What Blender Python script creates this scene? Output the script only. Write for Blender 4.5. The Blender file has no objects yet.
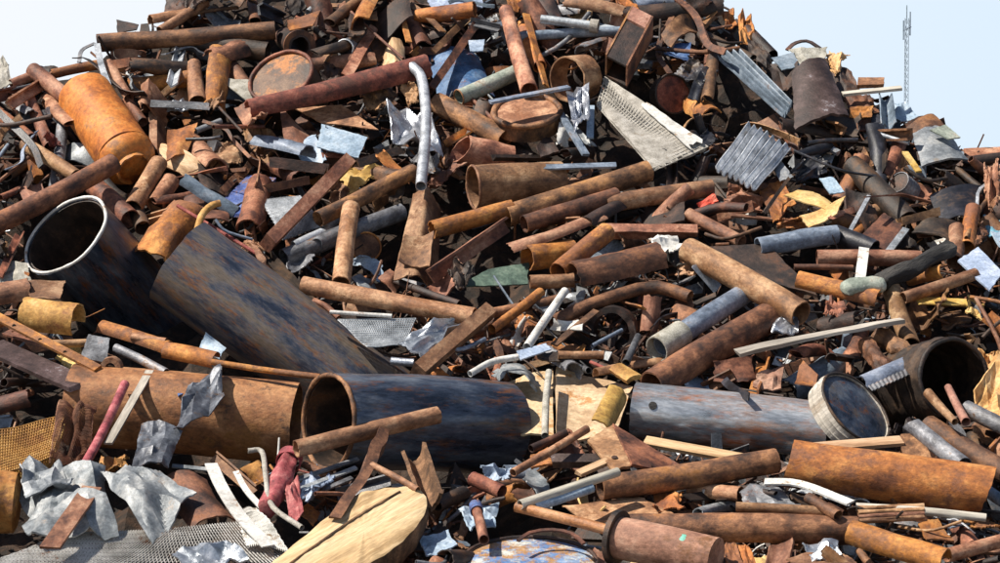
import bpy, math, random
from mathutils import Vector, Matrix, noise
random.seed(11)
S = bpy.context.scene
COL = S.collection
V = Vector
R = math.radians

# ------------------------------------------------------------------ camera
F, CX, CY, HOR = 2352.0, 500.0, 281.5, 170.0
CAM = V((0, 0, 3.2))
PITCH = math.atan((CY - HOR) / F)
FW = V((0, math.cos(PITCH), -math.sin(PITCH)))
UP = V((0, math.sin(PITCH), math.cos(PITCH)))
RT = V((1, 0, 0))
cd = bpy.data.cameras.new('camera')
cd.sensor_width = 36
cd.lens = F / 1000 * 36
cd.clip_end = 4000
cam = bpy.data.objects.new('camera', cd)
cam.location = CAM
cam.rotation_euler = (math.pi / 2 - PITCH, 0, 0)
COL.objects.link(cam)
S.camera = cam

def depth(y):            # the face of the heap: how far away it is at a height in the picture
    return 16.8 - 0.00959 * y
def pt(x, y, lift=0.0):  # a spot on (or lifted off) the face of the heap
    d = depth(y) - lift
    return CAM + d * (FW + (x - CX) / F * RT + (CY - y) / F * UP)
def mpp(y): return depth(y) / F      # metres that one picture step spans there
def pix(p):
    q = p - CAM
    d = q.dot(FW)
    return CX + q.dot(RT) / d * F, CY - q.dot(UP) / d * F
N0 = V((0, -0.52, 0.85)).normalized()

# ------------------------------------------------------------------ materials
def nd(nt, t, **k):
    n = nt.nodes.new(t)
    for a, v in k.items():
        if a in n.inputs: n.inputs[a].default_value = v
        else: setattr(n, a, v)
    return n
def c4(c): return (c[0], c[1], c[2], 1)
M = {}
def mk(name, dark, mid, light, patch=None, amount=0.5, scale=7, rough=0.75, metal=0.0, bump=0.35,
       stretch=(1, 1, 1), var=0.28, hue=0.015, soft=0.035, patch2=None, amount2=0.35, pscale=4.0, lo=.37, hi=.63, fine=.42):
    m = bpy.data.materials.new(name)
    m.use_nodes = True
    nt = m.node_tree
    L = nt.links.new
    b = nt.nodes['Principled BSDF']
    tc = nd(nt, 'ShaderNodeTexCoord')
    oi = nd(nt, 'ShaderNodeObjectInfo')
    mul = nd(nt, 'ShaderNodeMath', operation='MULTIPLY'); mul.inputs[1].default_value = 37.0
    L(oi.outputs['Random'], mul.inputs[0])
    add = nd(nt, 'ShaderNodeVectorMath', operation='ADD')
    mp = nd(nt, 'ShaderNodeMapping'); mp.inputs['Scale'].default_value = stretch
    L(tc.outputs['Object'], mp.inputs['Vector']); L(mp.outputs[0], add.inputs[0]); L(mul.outputs[0], add.inputs[1])
    def nz(sc, det=6, ro=.65):
        n = nd(nt, 'ShaderNodeTexNoise'); n.inputs['Scale'].default_value = sc
        n.inputs['Detail'].default_value = det; n.inputs['Roughness'].default_value = ro
        L(add.outputs[0], n.inputs['Vector']); return n
    n1 = nz(scale, 8, .68)
    cr = nd(nt, 'ShaderNodeValToRGB')
    e = cr.color_ramp.elements
    e[0].position = lo; e[0].color = c4(dark)
    e[1].position = hi; e[1].color = c4(light)
    k = e.new((lo + hi) / 2); k.color = c4(mid)
    L(n1.outputs['Fac'], cr.inputs[0])
    col = cr.outputs[0]
    def mix(a, c, fac, mode='MIX'):
        x = nd(nt, 'ShaderNodeMix', data_type='RGBA', blend_type=mode)
        if isinstance(fac, float): x.inputs[0].default_value = fac
        else: L(fac, x.inputs[0])
        L(a, x.inputs[6])
        if isinstance(c, tuple): x.inputs[7].default_value = c4(c)
        else: L(c, x.inputs[7])
        return x.outputs[2]
    for pc, am, ps in ((patch, amount, pscale), (patch2, amount2, pscale * 1.7)):
        if pc is None: continue
        n3 = nz(ps, 12, .8)
        mr = nd(nt, 'ShaderNodeMapRange'); t = .5 + (.5 - am) * .45
        mr.inputs[1].default_value = t - soft; mr.inputs[2].default_value = t + soft
        L(n3.outputs['Fac'], mr.inputs[0])
        col = mix(col, pc, mr.outputs[0])
    n2 = nz(scale * 9, 5, .7)
    r2 = nd(nt, 'ShaderNodeMapRange'); r2.inputs[1].default_value = .3; r2.inputs[2].default_value = .7
    r2.inputs[3].default_value = 1 - fine; r2.inputs[4].default_value = 1 + fine * .55
    L(n2.outputs['Fac'], r2.inputs[0])
    col = mix(col, r2.outputs[0], 1.0, 'MULTIPLY')
    hs = nd(nt, 'ShaderNodeHueSaturation')
    rv = nd(nt, 'ShaderNodeMapRange'); rv.inputs[3].default_value = 1 - var; rv.inputs[4].default_value = 1 + var
    L(oi.outputs['Random'], rv.inputs[0]); L(rv.outputs[0], hs.inputs['Value'])
    m2 = nd(nt, 'ShaderNodeMath', operation='MULTIPLY'); m2.inputs[1].default_value = 7.13
    f2 = nd(nt, 'ShaderNodeMath', operation='FRACT')
    L(oi.outputs['Random'], m2.inputs[0]); L(m2.outputs[0], f2.inputs[0])
    rh = nd(nt, 'ShaderNodeMapRange'); rh.inputs[3].default_value = .5 - hue; rh.inputs[4].default_value = .5 + hue
    L(f2.outputs[0], rh.inputs[0]); L(rh.outputs[0], hs.inputs['Hue'])
    L(col, hs.inputs['Color']); L(hs.outputs[0], b.inputs['Base Color'])
    rr = nd(nt, 'ShaderNodeMapRange'); rr.inputs[3].default_value = max(.12, rough - .16); rr.inputs[4].default_value = min(1, rough + .16)
    L(n1.outputs['Fac'], rr.inputs[0]); L(rr.outputs[0], b.inputs['Roughness'])
    b.inputs['Metallic'].default_value = metal
    bm = nd(nt, 'ShaderNodeBump'); bm.inputs['Strength'].default_value = bump; bm.inputs['Distance'].default_value = .012
    ad = nd(nt, 'ShaderNodeMath', operation='ADD'); L(n1.outputs['Fac'], ad.inputs[0]); L(n2.outputs['Fac'], ad.inputs[1])
    L(ad.outputs[0], bm.inputs['Height']); L(bm.outputs[0], b.inputs['Normal'])
    M[name] = m
    return m
ST = (1, .7, 1)
mk('rust_brown', (.034, .015, .009), (.145, .059, .028), (.35, .162, .082), patch=(.25, .098, .03), amount=.3, scale=8, stretch=ST, var=.38, rough=.68)
mk('rust_tan', (.10, .043, .023), (.29, .137, .07), (.49, .29, .17), patch=(.19, .075, .03), amount=.36, scale=7, stretch=ST, var=.32, rough=.7)
mk('rust_orange', (.14, .046, .013), (.40, .145, .03), (.56, .26, .075), patch=(.22, .09, .04), amount=.42, scale=6, stretch=ST, var=.2, hue=.006)
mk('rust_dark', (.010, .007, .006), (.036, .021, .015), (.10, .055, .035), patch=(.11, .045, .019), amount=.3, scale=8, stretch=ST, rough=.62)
mk('rust_pink', (.18, .07, .05), (.34, .155, .115), (.45, .25, .19), patch=(.17, .06, .028), amount=.35, scale=6, stretch=ST, var=.12)
mk('rust_red', (.06, .014, .01), (.19, .05, .03), (.30, .11, .07), patch=(.09, .03, .018), amount=.35, scale=9)
mk('steel_blue', (.021, .029, .047), (.06, .078, .116), (.16, .185, .225), patch=(.15, .115, .085), amount=.3, patch2=(.24, .085, .02), amount2=.3,
   scale=9, rough=.3, metal=.35, bump=.08, stretch=(1, .22, 1), var=.05, soft=.06, pscale=6, hue=.004)
mk('steel_blue_rusty', (.03, .041, .066), (.07, .09, .135), (.16, .18, .215), patch=(.18, .145, .115), amount=.5, patch2=(.31, .115, .026), amount2=.3,
   scale=9, rough=.34, metal=.28, bump=.1, stretch=(1, .25, 1), var=.04, soft=.07, pscale=9, hue=.003)
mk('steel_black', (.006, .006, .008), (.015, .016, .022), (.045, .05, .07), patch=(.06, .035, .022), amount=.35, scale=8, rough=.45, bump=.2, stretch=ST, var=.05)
mk('steel_silver', (.2, .22, .25), (.33, .355, .40), (.50, .52, .55), patch=(.38, .25, .17), amount=.38, patch2=(.42, .19, .08), amount2=.33, scale=9,
   rough=.3, metal=.45, bump=.07, stretch=(1, .25, 1), var=.04, soft=.06, pscale=5)
mk('steel_grey', (.07, .07, .075), (.16, .165, .18), (.30, .31, .33), patch=(.17, .085, .045), amount=.3, scale=8, rough=.5, metal=.25, stretch=ST)
mk('galvanised', (.28, .3, .32), (.46, .49, .52), (.62, .65, .68), patch=(.3, .24, .18), amount=.22, scale=9, rough=.42, metal=.45, bump=.15, var=.15)
mk('foil', (.26, .29, .33), (.42, .45, .5), (.6, .62, .66), scale=9, rough=.32, metal=.75, bump=.25, var=.1, fine=.3)
mk('white_paint', (.42, .41, .38), (.60, .59, .56), (.74, .73, .7), patch=(.30, .19, .12), amount=.3, patch2=(.2, .16, .13), amount2=.2, scale=8, rough=.6, bump=.15, var=.08, fine=.3, pscale=7, soft=.02)
mk('pale_sheet', (.11, .125, .14), (.21, .23, .25), (.38, .39, .39), patch=(.26, .22, .18), amount=.25, scale=7, rough=.5, metal=.15, bump=.25, var=.12)
mk('pale_blue', (.2, .27, .37), (.32, .41, .53), (.46, .54, .64), patch=(.3, .24, .2), amount=.16, scale=7, rough=.5, bump=.15, var=.1)
mk('blue_grey', (.09, .115, .15), (.17, .215, .28), (.30, .35, .42), patch=(.17, .1, .06), amount=.25, scale=8, rough=.5, metal=.1, bump=.2, stretch=ST, var=.12)
mk('blue_paint', (.02, .05, .15), (.05, .11, .28), (.16, .24, .42), patch=(.2, .09, .045), amount=.32, scale=7, rough=.5, var=.1)
mk('blue_lid', (.05, .13, .28), (.12, .25, .46), (.34, .46, .58), patch=(.38, .19, .085), amount=.5, patch2=(.55, .54, .49), amount2=.36, scale=5, rough=.55, var=.05, soft=.03, pscale=6)
mk('green_paint', (.02, .04, .03), (.05, .09, .065), (.11, .16, .12), patch=(.13, .07, .04), amount=.25, scale=8, rough=.6, var=.1)
mk('green_pale', (.15, .18, .15), (.27, .31, .26), (.4, .42, .36), patch=(.26, .14, .07), amount=.3, scale=8, rough=.6, stretch=ST)
mk('wood_pale', (.32, .19, .09), (.56, .37, .205), (.69, .51, .32), patch=(.45, .27, .12), amount=.28, scale=16, rough=.8, stretch=(1, .08, 1), bump=.25, var=.08, fine=.35)
mk('board_pale', (.40, .27, .15), (.60, .45, .28), (.72, .58, .40), patch=(.46, .24, .09), amount=.38, scale=5, rough=.85, bump=.3, var=.06, fine=.35, pscale=5)
mk('wood_grey', (.26, .235, .195), (.42, .39, .33), (.56, .52, .45), patch=(.3, .25, .19), amount=.3, scale=6, rough=.85, stretch=(1, .12, 1), bump=.3, var=.1)
mk('wood_bark', (.04, .022, .012), (.12, .065, .03), (.25, .14, .07), scale=9, rough=.9, bump=.6)
mk('plaster', (.25, .235, .2), (.38, .36, .31), (.5, .48, .43), patch=(.24, .2, .14), amount=.25, scale=14, rough=.85, bump=.5, var=.05, pscale=5)
mk('ochre', (.27, .13, .03), (.50, .28, .07), (.64, .42, .16), patch=(.3, .13, .04), amount=.3, scale=6, rough=.75, var=.1)
mk('cardboard', (.42, .24, .07), (.60, .38, .14), (.7, .5, .24), patch=(.4, .2, .05), amount=.25, scale=5, rough=.85, var=.08)
mk('red_paint', (.16, .035, .03), (.36, .085, .075), (.5, .2, .17), patch=(.2, .09, .05), amount=.25, scale=12, rough=.6, var=.08)
mk('red_orange', (.4, .06, .02), (.62, .12, .05), (.7, .25, .14), scale=7, rough=.6)
mk('charred', (.006, .006, .006), (.016, .015, .015), (.06, .055, .05), scale=12, rough=.75, bump=.9, stretch=(1, .2, 1))
mk('copper', (.26, .085, .03), (.45, .17, .075), (.56, .27, .14), scale=9, rough=.55, stretch=ST, var=.05)
mk('mast_steel', (.22, .29, .35), (.28, .35, .42), (.34, .41, .48), scale=1, rough=.7, var=0)
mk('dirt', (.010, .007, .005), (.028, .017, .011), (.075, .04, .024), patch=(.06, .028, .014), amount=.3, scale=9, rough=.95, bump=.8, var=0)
mk('yard_dirt', (.12, .1, .08), (.22, .19, .15), (.32, .28, .23), scale=.4, rough=.95, bump=.5, var=0)
mk('peel', (.022, .012, .01), (.05, .029, .024), (.10, .065, .06), patch=(.34, .32, .34), amount=.2, scale=7, rough=.6, var=.05, soft=.03, pscale=7)
mk('stained', (.04, .022, .014), (.11, .055, .03), (.2, .12, .075), patch=(.42, .15, .03), amount=.4, scale=7, rough=.6, var=.03, pscale=5)
mk('tank_orange', (.24, .065, .012), (.52, .16, .022), (.66, .26, .05), patch=(.36, .17, .08), amount=.3, scale=4, rough=.65, var=.0, hue=0, pscale=4)
mk('sheet_dark', (.05, .055, .065), (.10, .11, .13), (.2, .22, .25), patch=(.15, .085, .05), amount=.25, scale=7, rough=.42, metal=.3, bump=.2, var=.05)
mk('mint', (.1, .35, .28), (.16, .5, .4), (.3, .6, .5), scale=9, rough=.6, var=0)
mk('rust_wide', (.13, .044, .018), (.30, .106, .043), (.45, .2, .095), patch=(.30, .115, .035), amount=.3, patch2=(.11, .05, .03), amount2=.3, scale=6, stretch=ST, var=.05, rough=.68)
mk('teal', (.05, .14, .2), (.1, .26, .36), (.2, .4, .5), scale=6, rough=.5)

# ------------------------------------------------------------------ mesh makers
HEROES = []      # footprints in the picture, for the filler pieces and their descriptions
GROUPS = {'pipe': 'scrap pipes in the heap', 'plate': 'rusty plates in the heap', 'rod': 'thin rods in the heap', 'bar': 'flat bars in the heap',
          'angle iron': 'angle irons in the heap', 'channel': 'steel channels in the heap', 'sheet metal': 'crumpled sheets in the heap', 'drum': 'drums in the heap', 'shell': 'cut half pipes in the heap',
          'plank': 'boards in the heap', 'wire mesh': 'mesh panels in the heap', 'beam': 'beams in the heap', 'corrugated sheet': 'corrugated sheets in the heap',
          'ring': 'rings in the heap', 'strip': 'metal strips in the heap', 'shard': 'torn shards in the heap'}
def frame(o, ydir, nrm):
    y = ydir.normalized()
    z = (nrm - y * nrm.dot(y))
    if z.length < 1e-4: z = V((0, 0, 1)) - y * y.z
    z.normalize()
    x = y.cross(z)
    m = Matrix((x, y, z)).transposed().to_4x4()
    m.translation = o
    return m
def link(name, verts, faces, mats, mw=None, parent=None, smooth=35, fm=None):
    me = bpy.data.meshes.new(name)
    me.from_pydata([tuple(v) for v in verts], [], faces)
    for q in (mats if isinstance(mats, (list, tuple)) else [mats]): me.materials.append(M[q])
    if fm: me.polygons.foreach_set('material_index', fm)
    me.validate()
    if smooth:
        me.polygons.foreach_set('use_smooth', [True] * len(me.polygons))
        me.set_sharp_from_angle(angle=R(smooth))
    o = bpy.data.objects.new(name, me)
    COL.objects.link(o)
    if parent: o.parent = parent
    elif mw: o.matrix_world = mw
    return o
def tag(o, label, cat, group=None, kind=None):
    if label: o['label'] = label
    if cat: o['category'] = cat
    g = group or GROUPS.get(cat)
    if g: o['group'] = g
    if kind: o['kind'] = kind
    return o
def put(name, label, cat, mw, pieces, group=None):
    """pieces: (part name, verts (world), faces, material, smooth). One piece: the thing is that mesh; more: an Empty with parts."""
    inv = mw.inverted()
    if len(pieces) == 1:
        p = pieces[0]
        o = link(name, [inv @ v for v in p[1]], p[2], p[3], mw, None, p[4])
    else:
        o = bpy.data.objects.new(name, None)
        o.empty_display_size = .1
        COL.objects.link(o)
        o.matrix_world = mw
        for p in pieces:
            c = link(p[0], [inv @ v for v in p[1]], p[2], p[3], None, o, p[4])
    return tag(o, label, cat, group)
def nz3(v, s, seed=0.0): return noise.noise(V((v[0] * s + seed, v[1] * s + seed * 1.7, v[2] * s - seed)))

def smooth_path(pts, n):
    if len(pts) == 2: return [pts[0].lerp(pts[1], i / (n - 1)) for i in range(n)]
    out = []
    P = [pts[0] * 2 - pts[1]] + list(pts) + [pts[-1] * 2 - pts[-2]]
    k = len(pts) - 1
    for i in range(n):
        t = i / (n - 1) * k
        j = min(int(t), k - 1)
        f = t - j
        a, b, c, d = P[j], P[j + 1], P[j + 2], P[j + 3]
        out.append(.5 * (2 * b + (c - a) * f + (2 * a - 5 * b + 4 * c - d) * f * f + (3 * b - a - 3 * c + d) * f ** 3))
    return out
def tube(path, r, wall=.12, n=24, rings=10, arc=360, roll=0, taper=1.0, dent=.05, rag=.05, cut=(0, 0), crush=(0, 0), closed=(0, 0), seed=0, nrm=None, r_of=None):
    """A swept pipe with real wall, dents, ragged or slanted ends, crushed ends, or only part of its round (arc)."""
    pts = smooth_path(path, rings)
    T0 = (pts[1] - pts[0]).normalized()
    nrm = nrm or N0
    nn = (nrm - T0 * nrm.dot(T0))
    if nn.length < 1e-3: nn = RT - T0 * RT.dot(T0)
    nn.normalize()
    verts, faces = [], []
    full = arc >= 359
    m = n if full else max(6, int(n * arc / 360))
    cnt = m if full else m + 1
    layers = []
    fr = []
    for i, p in enumerate(pts):
        T = (pts[min(i + 1, rings - 1)] - pts[max(i - 1, 0)]).normalized()
        nn = (nn - T * nn.dot(T)).normalized()
        fr.append((p, T, nn.copy(), T.cross(nn)))
    def ring(i, off):
        p, T, a, b = fr[i]
        t = i / (rings - 1)
        rr0 = r * (1 + (taper - 1) * t) * (r_of(t) if r_of else 1)
        ids = []
        cr = crush[0] * max(0, 1 - t / .45) ** 2 + crush[1] * max(0, 1 - (1 - t) / .45) ** 2
        for j in range(cnt):
            th = R(roll) + (2 * math.pi * j / m if full else R(arc) * (j / m - .5))
            d = nz3((math.cos(th) * 1.2, math.sin(th) * 1.2, t * 3), 1.0, seed + 3.1) * dent * 1.3 + nz3((math.cos(th) * 3, math.sin(th) * 3, t * 9), 1.0, seed) * dent * .5
            rr = max(rr0 * .05, rr0 * (1 + d) - off)
            ca, sa = math.cos(th) * (1 - cr), math.sin(th) * (1 + cr * .35)
            ax = 0
            if i == 0: ax = r * (rag * (nz3((math.cos(th) * 2, math.sin(th) * 2, 0), 1.6, seed) + .6 * nz3((math.cos(th) * 6, math.sin(th) * 6, 0), 1.6, seed)) + cut[0] * math.cos(th))
            if i == rings - 1: ax = r * (rag * (nz3((math.cos(th) * 2, math.sin(th) * 2, 5), 1.6, seed) + .6 * nz3((math.cos(th) * 6, math.sin(th) * 6, 9), 1.6, seed)) + cut[1] * math.cos(th))
            ids.append(len(verts))
            verts.append(p + a * (rr * ca) + b * (rr * sa) + T * ax)
        return ids
    O = [ring(i, 0) for i in range(rings)]
    both = full and closed[0] and closed[1]
    I = None if both else [ring(i, r * wall) for i in range(rings)]
    for i in range(rings - 1):
        for j in range(m):
            k = (j + 1) % cnt if full else j + 1
            faces.append((O[i][j], O[i + 1][j], O[i + 1][k], O[i][k]))
            if I: faces.append((I[i][k], I[i + 1][k], I[i + 1][j], I[i][j]))
    if I:
        for j in range(m):
            k = (j + 1) % cnt if full else j + 1
            faces.append((O[0][k], I[0][k], I[0][j], O[0][j]))
            faces.append((O[-1][j], I[-1][j], I[-1][k], O[-1][k]))
        if not full:
            for i in range(rings - 1):
                faces.append((O[i][0], I[i][0], I[i + 1][0], O[i + 1][0]))
                faces.append((O[i + 1][-1], I[i + 1][-1], I[i][-1], O[i][-1]))
    for e, i, s in ((0, 0, -1), (1, rings - 1, 1)):
        if full and closed[e]:
            p, T, a, b = fr[i]
            prev = O[i]
            dome = closed[e] if closed[e] is not True else .0
            for q in (.8, .45):
                cur = []
                for j in range(m):
                    o = verts[O[i][j]]
                    cur.append(len(verts))
                    verts.append(p + (o - p) * q + T * s * r * dome * (1 - q * q) ** .5)
                for j in range(m):
                    k = (j + 1) % m
                    f = (prev[j], cur[j], cur[k], prev[k])
                    faces.append(f if s > 0 else f[::-1])
                prev = cur
            c = len(verts)
            verts.append(p + T * s * r * dome)
            for j in range(m):
                f = (prev[j], c, prev[(j + 1) % m])
                faces.append(f if s > 0 else f[::-1])
    return verts, faces
def torus(c, axis, Rr, rr, n=36, m=8, arc=360, ref=None, wob=.03, seed=0):
    axis = axis.normalized()
    a = (ref or N0) - axis * (ref or N0).dot(axis)
    if a.length < 1e-3: a = RT - axis * RT.dot(axis)
    a.normalize(); b = axis.cross(a)
    verts, faces = [], []
    full = arc >= 359
    cnt = n if full else n + 1
    for i in range(cnt):
        t = R(arc) * i / n
        k = Rr * (1 + wob * nz3((math.cos(t), math.sin(t), seed), 1.7, seed))
        rq = rr * (1 + .3 * nz3((math.cos(t) * 3, math.sin(t) * 3, seed), 2.3, seed))
        d = a * math.cos(t) + b * math.sin(t)
        for j in range(m):
            u = 2 * math.pi * j / m
            verts.append(c + d * (k + rq * math.cos(u)) + axis * rq * math.sin(u))
    for i in range(n):
        i2 = (i + 1) % cnt
        for j in range(m):
            j2 = (j + 1) % m
            faces.append((i * m + j, i2 * m + j, i2 * m + j2, i * m + j2))
    return verts, faces

def foot(a, b, w, ref=None): HEROES.append((a, b, w, ref))
def wpath(pts, lift, dd):
    out = []
    k = len(pts) - 1
    for i, (x, y) in enumerate(pts):
        out.append(pt(x, y, lift + dd[0] + (dd[1] - dd[0]) * i / k))
    return out
SEED = [0]
def sd():
    SEED[0] += 1
    return SEED[0] * 1.37
def pipe(name, label, cat, mat, pts, r, lift=.06, dd=(0, 0), ref=None, rim=None, rim_r=.09, collar=None, flange=None, bend=None, group=None, hole=None, spot=None, bore=None, **k):
    """A pipe along picture points; lift and dd bring it (or its two ends) out of the face of the heap."""
    pts = [tuple(pts[i:i + 2]) for i in range(0, len(pts), 2)]
    W = wpath(pts, lift, dd)
    ym = sum(p[1] for p in pts) / len(pts)
    rm = r * mpp(ym)
    s = sd()
    if bend is None and len(W) == 2:
        L = (W[1] - W[0]).length
        W.insert(1, (W[0] + W[1]) / 2 + N0 * L * .012 * math.sin(s * 5) + RT * L * .006 * math.cos(s * 3))
    mid = W[len(W) // 2]
    mw = frame(mid, W[-1] - W[0], N0)
    k.setdefault('n', 18 if r < 8 else 28 if r < 20 else 48)
    k.setdefault('rings', 8 if r < 8 else 12 if r < 20 else 22)
    ps = [('shell', *tube(W, rm, seed=s, **k), mat, 40)]
    ax = (W[1] - W[0]).normalized()
    if rim: ps.append(('rim', *torus(W[0] - ax * rm * .01, ax, rm * (1 - rim_r * .6), rm * rim_r, seed=s, n=48), rim, 60))
    if flange:
        e, fr, th, fm = flange
        c = W[0].lerp(W[-1], e)
        ps.append(('flange', *tube([c - ax * rm * th, c + ax * rm * th], rm * fr, wall=max(.08, (fr - .93) / fr), rings=2, dent=.0, rag=0, n=32), fm or mat, 40))
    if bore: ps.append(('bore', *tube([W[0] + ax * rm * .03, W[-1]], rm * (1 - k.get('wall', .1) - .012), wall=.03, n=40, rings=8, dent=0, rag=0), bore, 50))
    if hole:
        h = pt(hole[0], hole[1], 0); d = (h - CAM).normalized()
        f = (W[0].lerp(W[-1], .12) - CAM).dot(d)
        h = CAM + d * (f - rm * .93); kk = hole[2] * mpp(hole[1]); nr = (h - W[0]); nr = (nr - ax * nr.dot(ax)).normalized()
        h = W[0] + ax * (h - W[0]).dot(ax) + nr * rm
        ps.append(('hole', *tube([h - nr * .02, h + nr * .004], kk, n=16, rings=2, closed=(True, True), dent=.1, rag=0, nrm=ax), 'charred', 40))
    if spot:
        p0 = W[0].lerp(W[-1], spot[0]); nr = (CAM - p0).normalized() * .8 + V((0, 0, .75)); nr = (nr - ax * nr.dot(ax)).normalized()
        c = p0 + nr * rm * .97
        ps.append(('paint_spot', *tube([c, c + nr * rm * .05], spot[1] * rm, n=18, rings=2, closed=(True, .15), dent=.1, rag=0, nrm=ax), spot[2], 50))
    for cl in collar or ():
        t0, t1, fr, fm = cl
        ps.append(('collar', *tube([W[0].lerp(W[-1], t0), W[0].lerp(W[-1], t1)], rm * fr, wall=.1, rings=4, dent=.02, rag=.01, n=28), fm or mat, 40))
    for i in range(len(pts) - 1): foot(pts[i], pts[i + 1], r, ref if i == (len(pts) - 1) // 2 else None)
    return put(name, label, cat, mw, ps, group)

def facet(x, y, s):
    # creased sheet: random heights at grid knots, flat triangles between them
    i, j = math.floor(x), math.floor(y)
    f, g = x - i, y - j
    def kn(a, b):
        n = noise.noise_vector(V((a * 7.31 + s * 1.9, b * 5.17 - s, a * 1.7 + b * 2.3)))
        return n * 1.6
    if (i + j) % 2:
        if f + g < 1: a, b, c = kn(i, j), kn(i + 1, j), kn(i, j + 1); return a + (b - a) * f + (c - a) * g
        a, b, c = kn(i + 1, j + 1), kn(i, j + 1), kn(i + 1, j); return a + (b - a) * (1 - f) + (c - a) * (1 - g)
    if f > g: a, b, c = kn(i, j), kn(i + 1, j), kn(i + 1, j + 1); return a + (b - a) * f + (c - b) * g
    a, b, c = kn(i, j), kn(i, j + 1), kn(i + 1, j + 1); return a + (b - a) * g + (c - b) * f
def patch(C, nu, nv, th, crumple=0, curl=0, sag=0, corr=None, rag=.03, seed=0, curl_v=0, fold=None):
    """A sheet between four corners (world) with a real thickness, optional corrugation, curl, creases, ragged edges."""
    A, B, Cc, D = C
    nrm = (B - A).cross(D - A)
    if nrm.length < 1e-9: nrm = N0.copy()
    nrm.normalize()
    if nrm.dot(CAM - A) < 0: nrm = -nrm
    size = ((B - A).length + (D - A).length + (Cc - B).length + (Cc - D).length) / 4
    g = []
    for j in range(nv + 1):
        for i in range(nu + 1):
            u, v = i / nu, j / nv
            uu, vv = u, v
            if rag:
                e = min(u, 1 - u, v, 1 - v)
                w = max(0, 1 - e * 6)
                uu = .5 + (u - .5) * (1 - w * rag * (1 + 2.2 * nz3((u * 5, v * 5, 0), 1, seed) + 1.6 * nz3((u * 17, v * 17, 3), 1, seed)))
                vv = .5 + (v - .5) * (1 - w * rag * (1 + 2.2 * nz3((u * 5, v * 5, 7), 1, seed) + 1.6 * nz3((u * 17, v * 17, 5), 1, seed)))
            p = A.lerp(B, uu).lerp(D.lerp(Cc, uu), vv)
            h = 0
            if corr: h += corr[1] * math.sin(2 * math.pi * corr[0] * uu)
            h += sag * size * nz3((u * 1.6, v * 1.6, 2), 1, seed)
            h += curl * size * (4 * (u - .5) ** 2 - .5) + curl_v * size * (4 * (v - .5) ** 2 - .5)
            if fold:
                h += fold[1] * size * max(0, (u - fold[0]) if len(fold) < 3 else (v - fold[0]))
            if crumple:
                for kk, (cell, w_) in enumerate(((3, 1.0), (6, .32), (12, .07))):
                    q = facet(u * cell + int(seed) % 40, v * cell + int(seed * 3) % 40, seed + kk * 7)
                    h += crumple * size * .95 * w_ * q[0]
                    if kk < 2: p = p + (B - A) * (crumple * .42 * w_ * q[1]) + (D - A) * (crumple * .42 * w_ * q[2])
            g.append(p + nrm * h)
    n = (nu + 1) * (nv + 1)
    nor = []
    for j in range(nv + 1):
        for i in range(nu + 1):
            a = g[j * (nu + 1) + min(i + 1, nu)] - g[j * (nu + 1) + max(i - 1, 0)]
            b = g[min(j + 1, nv) * (nu + 1) + i] - g[max(j - 1, 0) * (nu + 1) + i]
            c = a.cross(b)
            if c.length < 1e-12: c = nrm.copy()
            c.normalize()
            if c.dot(nrm) < 0: c = -c
            nor.append(c)
    verts = g + [g[i] - nor[i] * th for i in range(n)]
    faces = []
    flip = (B - A).cross(D - A).dot(nrm) < 0
    def q(a, b, c, d): faces.append((a, b, c, d)[::-1] if flip else (a, b, c, d))
    w = nu + 1
    for j in range(nv):
        for i in range(nu):
            a = j * w + i
            q(a, a + 1, a + w + 1, a + w)
            q(n + a + w, n + a + w + 1, n + a + 1, n + a)
    for i in range(nu):
        q(n + i, n + i + 1, i + 1, i)
        a = nv * w + i
        q(a, a + 1, n + a + 1, n + a)
    for j in range(nv):
        a = j * w
        q(a, a + w, n + a + w, n + a)
        a = j * w + nu
        q(n + a, n + a + w, a + w, a)
    return verts, faces, nrm
def corners(c, lift):
    out = []
    for q in c: out.append(pt(q[0], q[1], lift + (q[2] if len(q) > 2 else 0)))
    return out
def sheet(name, label, cat, mat, c, lift=.06, th=.008, ref=None, group=None, smooth=50, nu=None, nv=None, extra=None, **k):
    """A plate or sheet by its four picture corners (x, y[, how far it sticks out])."""
    C = corners(c, lift)
    big = max((C[1] - C[0]).length, (C[3] - C[0]).length)
    if k.get('crumple'): nu = nv = 24
    nu = nu or (22 if k.get('crumple') or k.get('corr') else 10)
    nv = nv or (22 if k.get('crumple') else 10)
    if k.get('crumple'): smooth = 26; k.setdefault('rag', .02)
    s = sd()
    vs, fs, nr = patch(C, nu, nv, th, seed=s, **k)
    mid = (C[0] + C[1] + C[2] + C[3]) / 4
    mw = frame(mid, (C[1] - C[0]) if (C[1] - C[0]).length >= (C[3] - C[0]).length else (C[3] - C[0]), nr)
    ca = ((c[0][0] + c[3][0]) / 2, (c[0][1] + c[3][1]) / 2)
    cb = ((c[1][0] + c[2][0]) / 2, (c[1][1] + c[2][1]) / 2)
    h = math.hypot(c[0][0] - c[3][0], c[0][1] - c[3][1]) / 2
    foot(ca, cb, h * .9, ref)
    ps = [('panel', vs, fs, mat, smooth)]
    if extra: ps += extra(C, nr)
    return put(name, label, cat, mw, ps, group)

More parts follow.
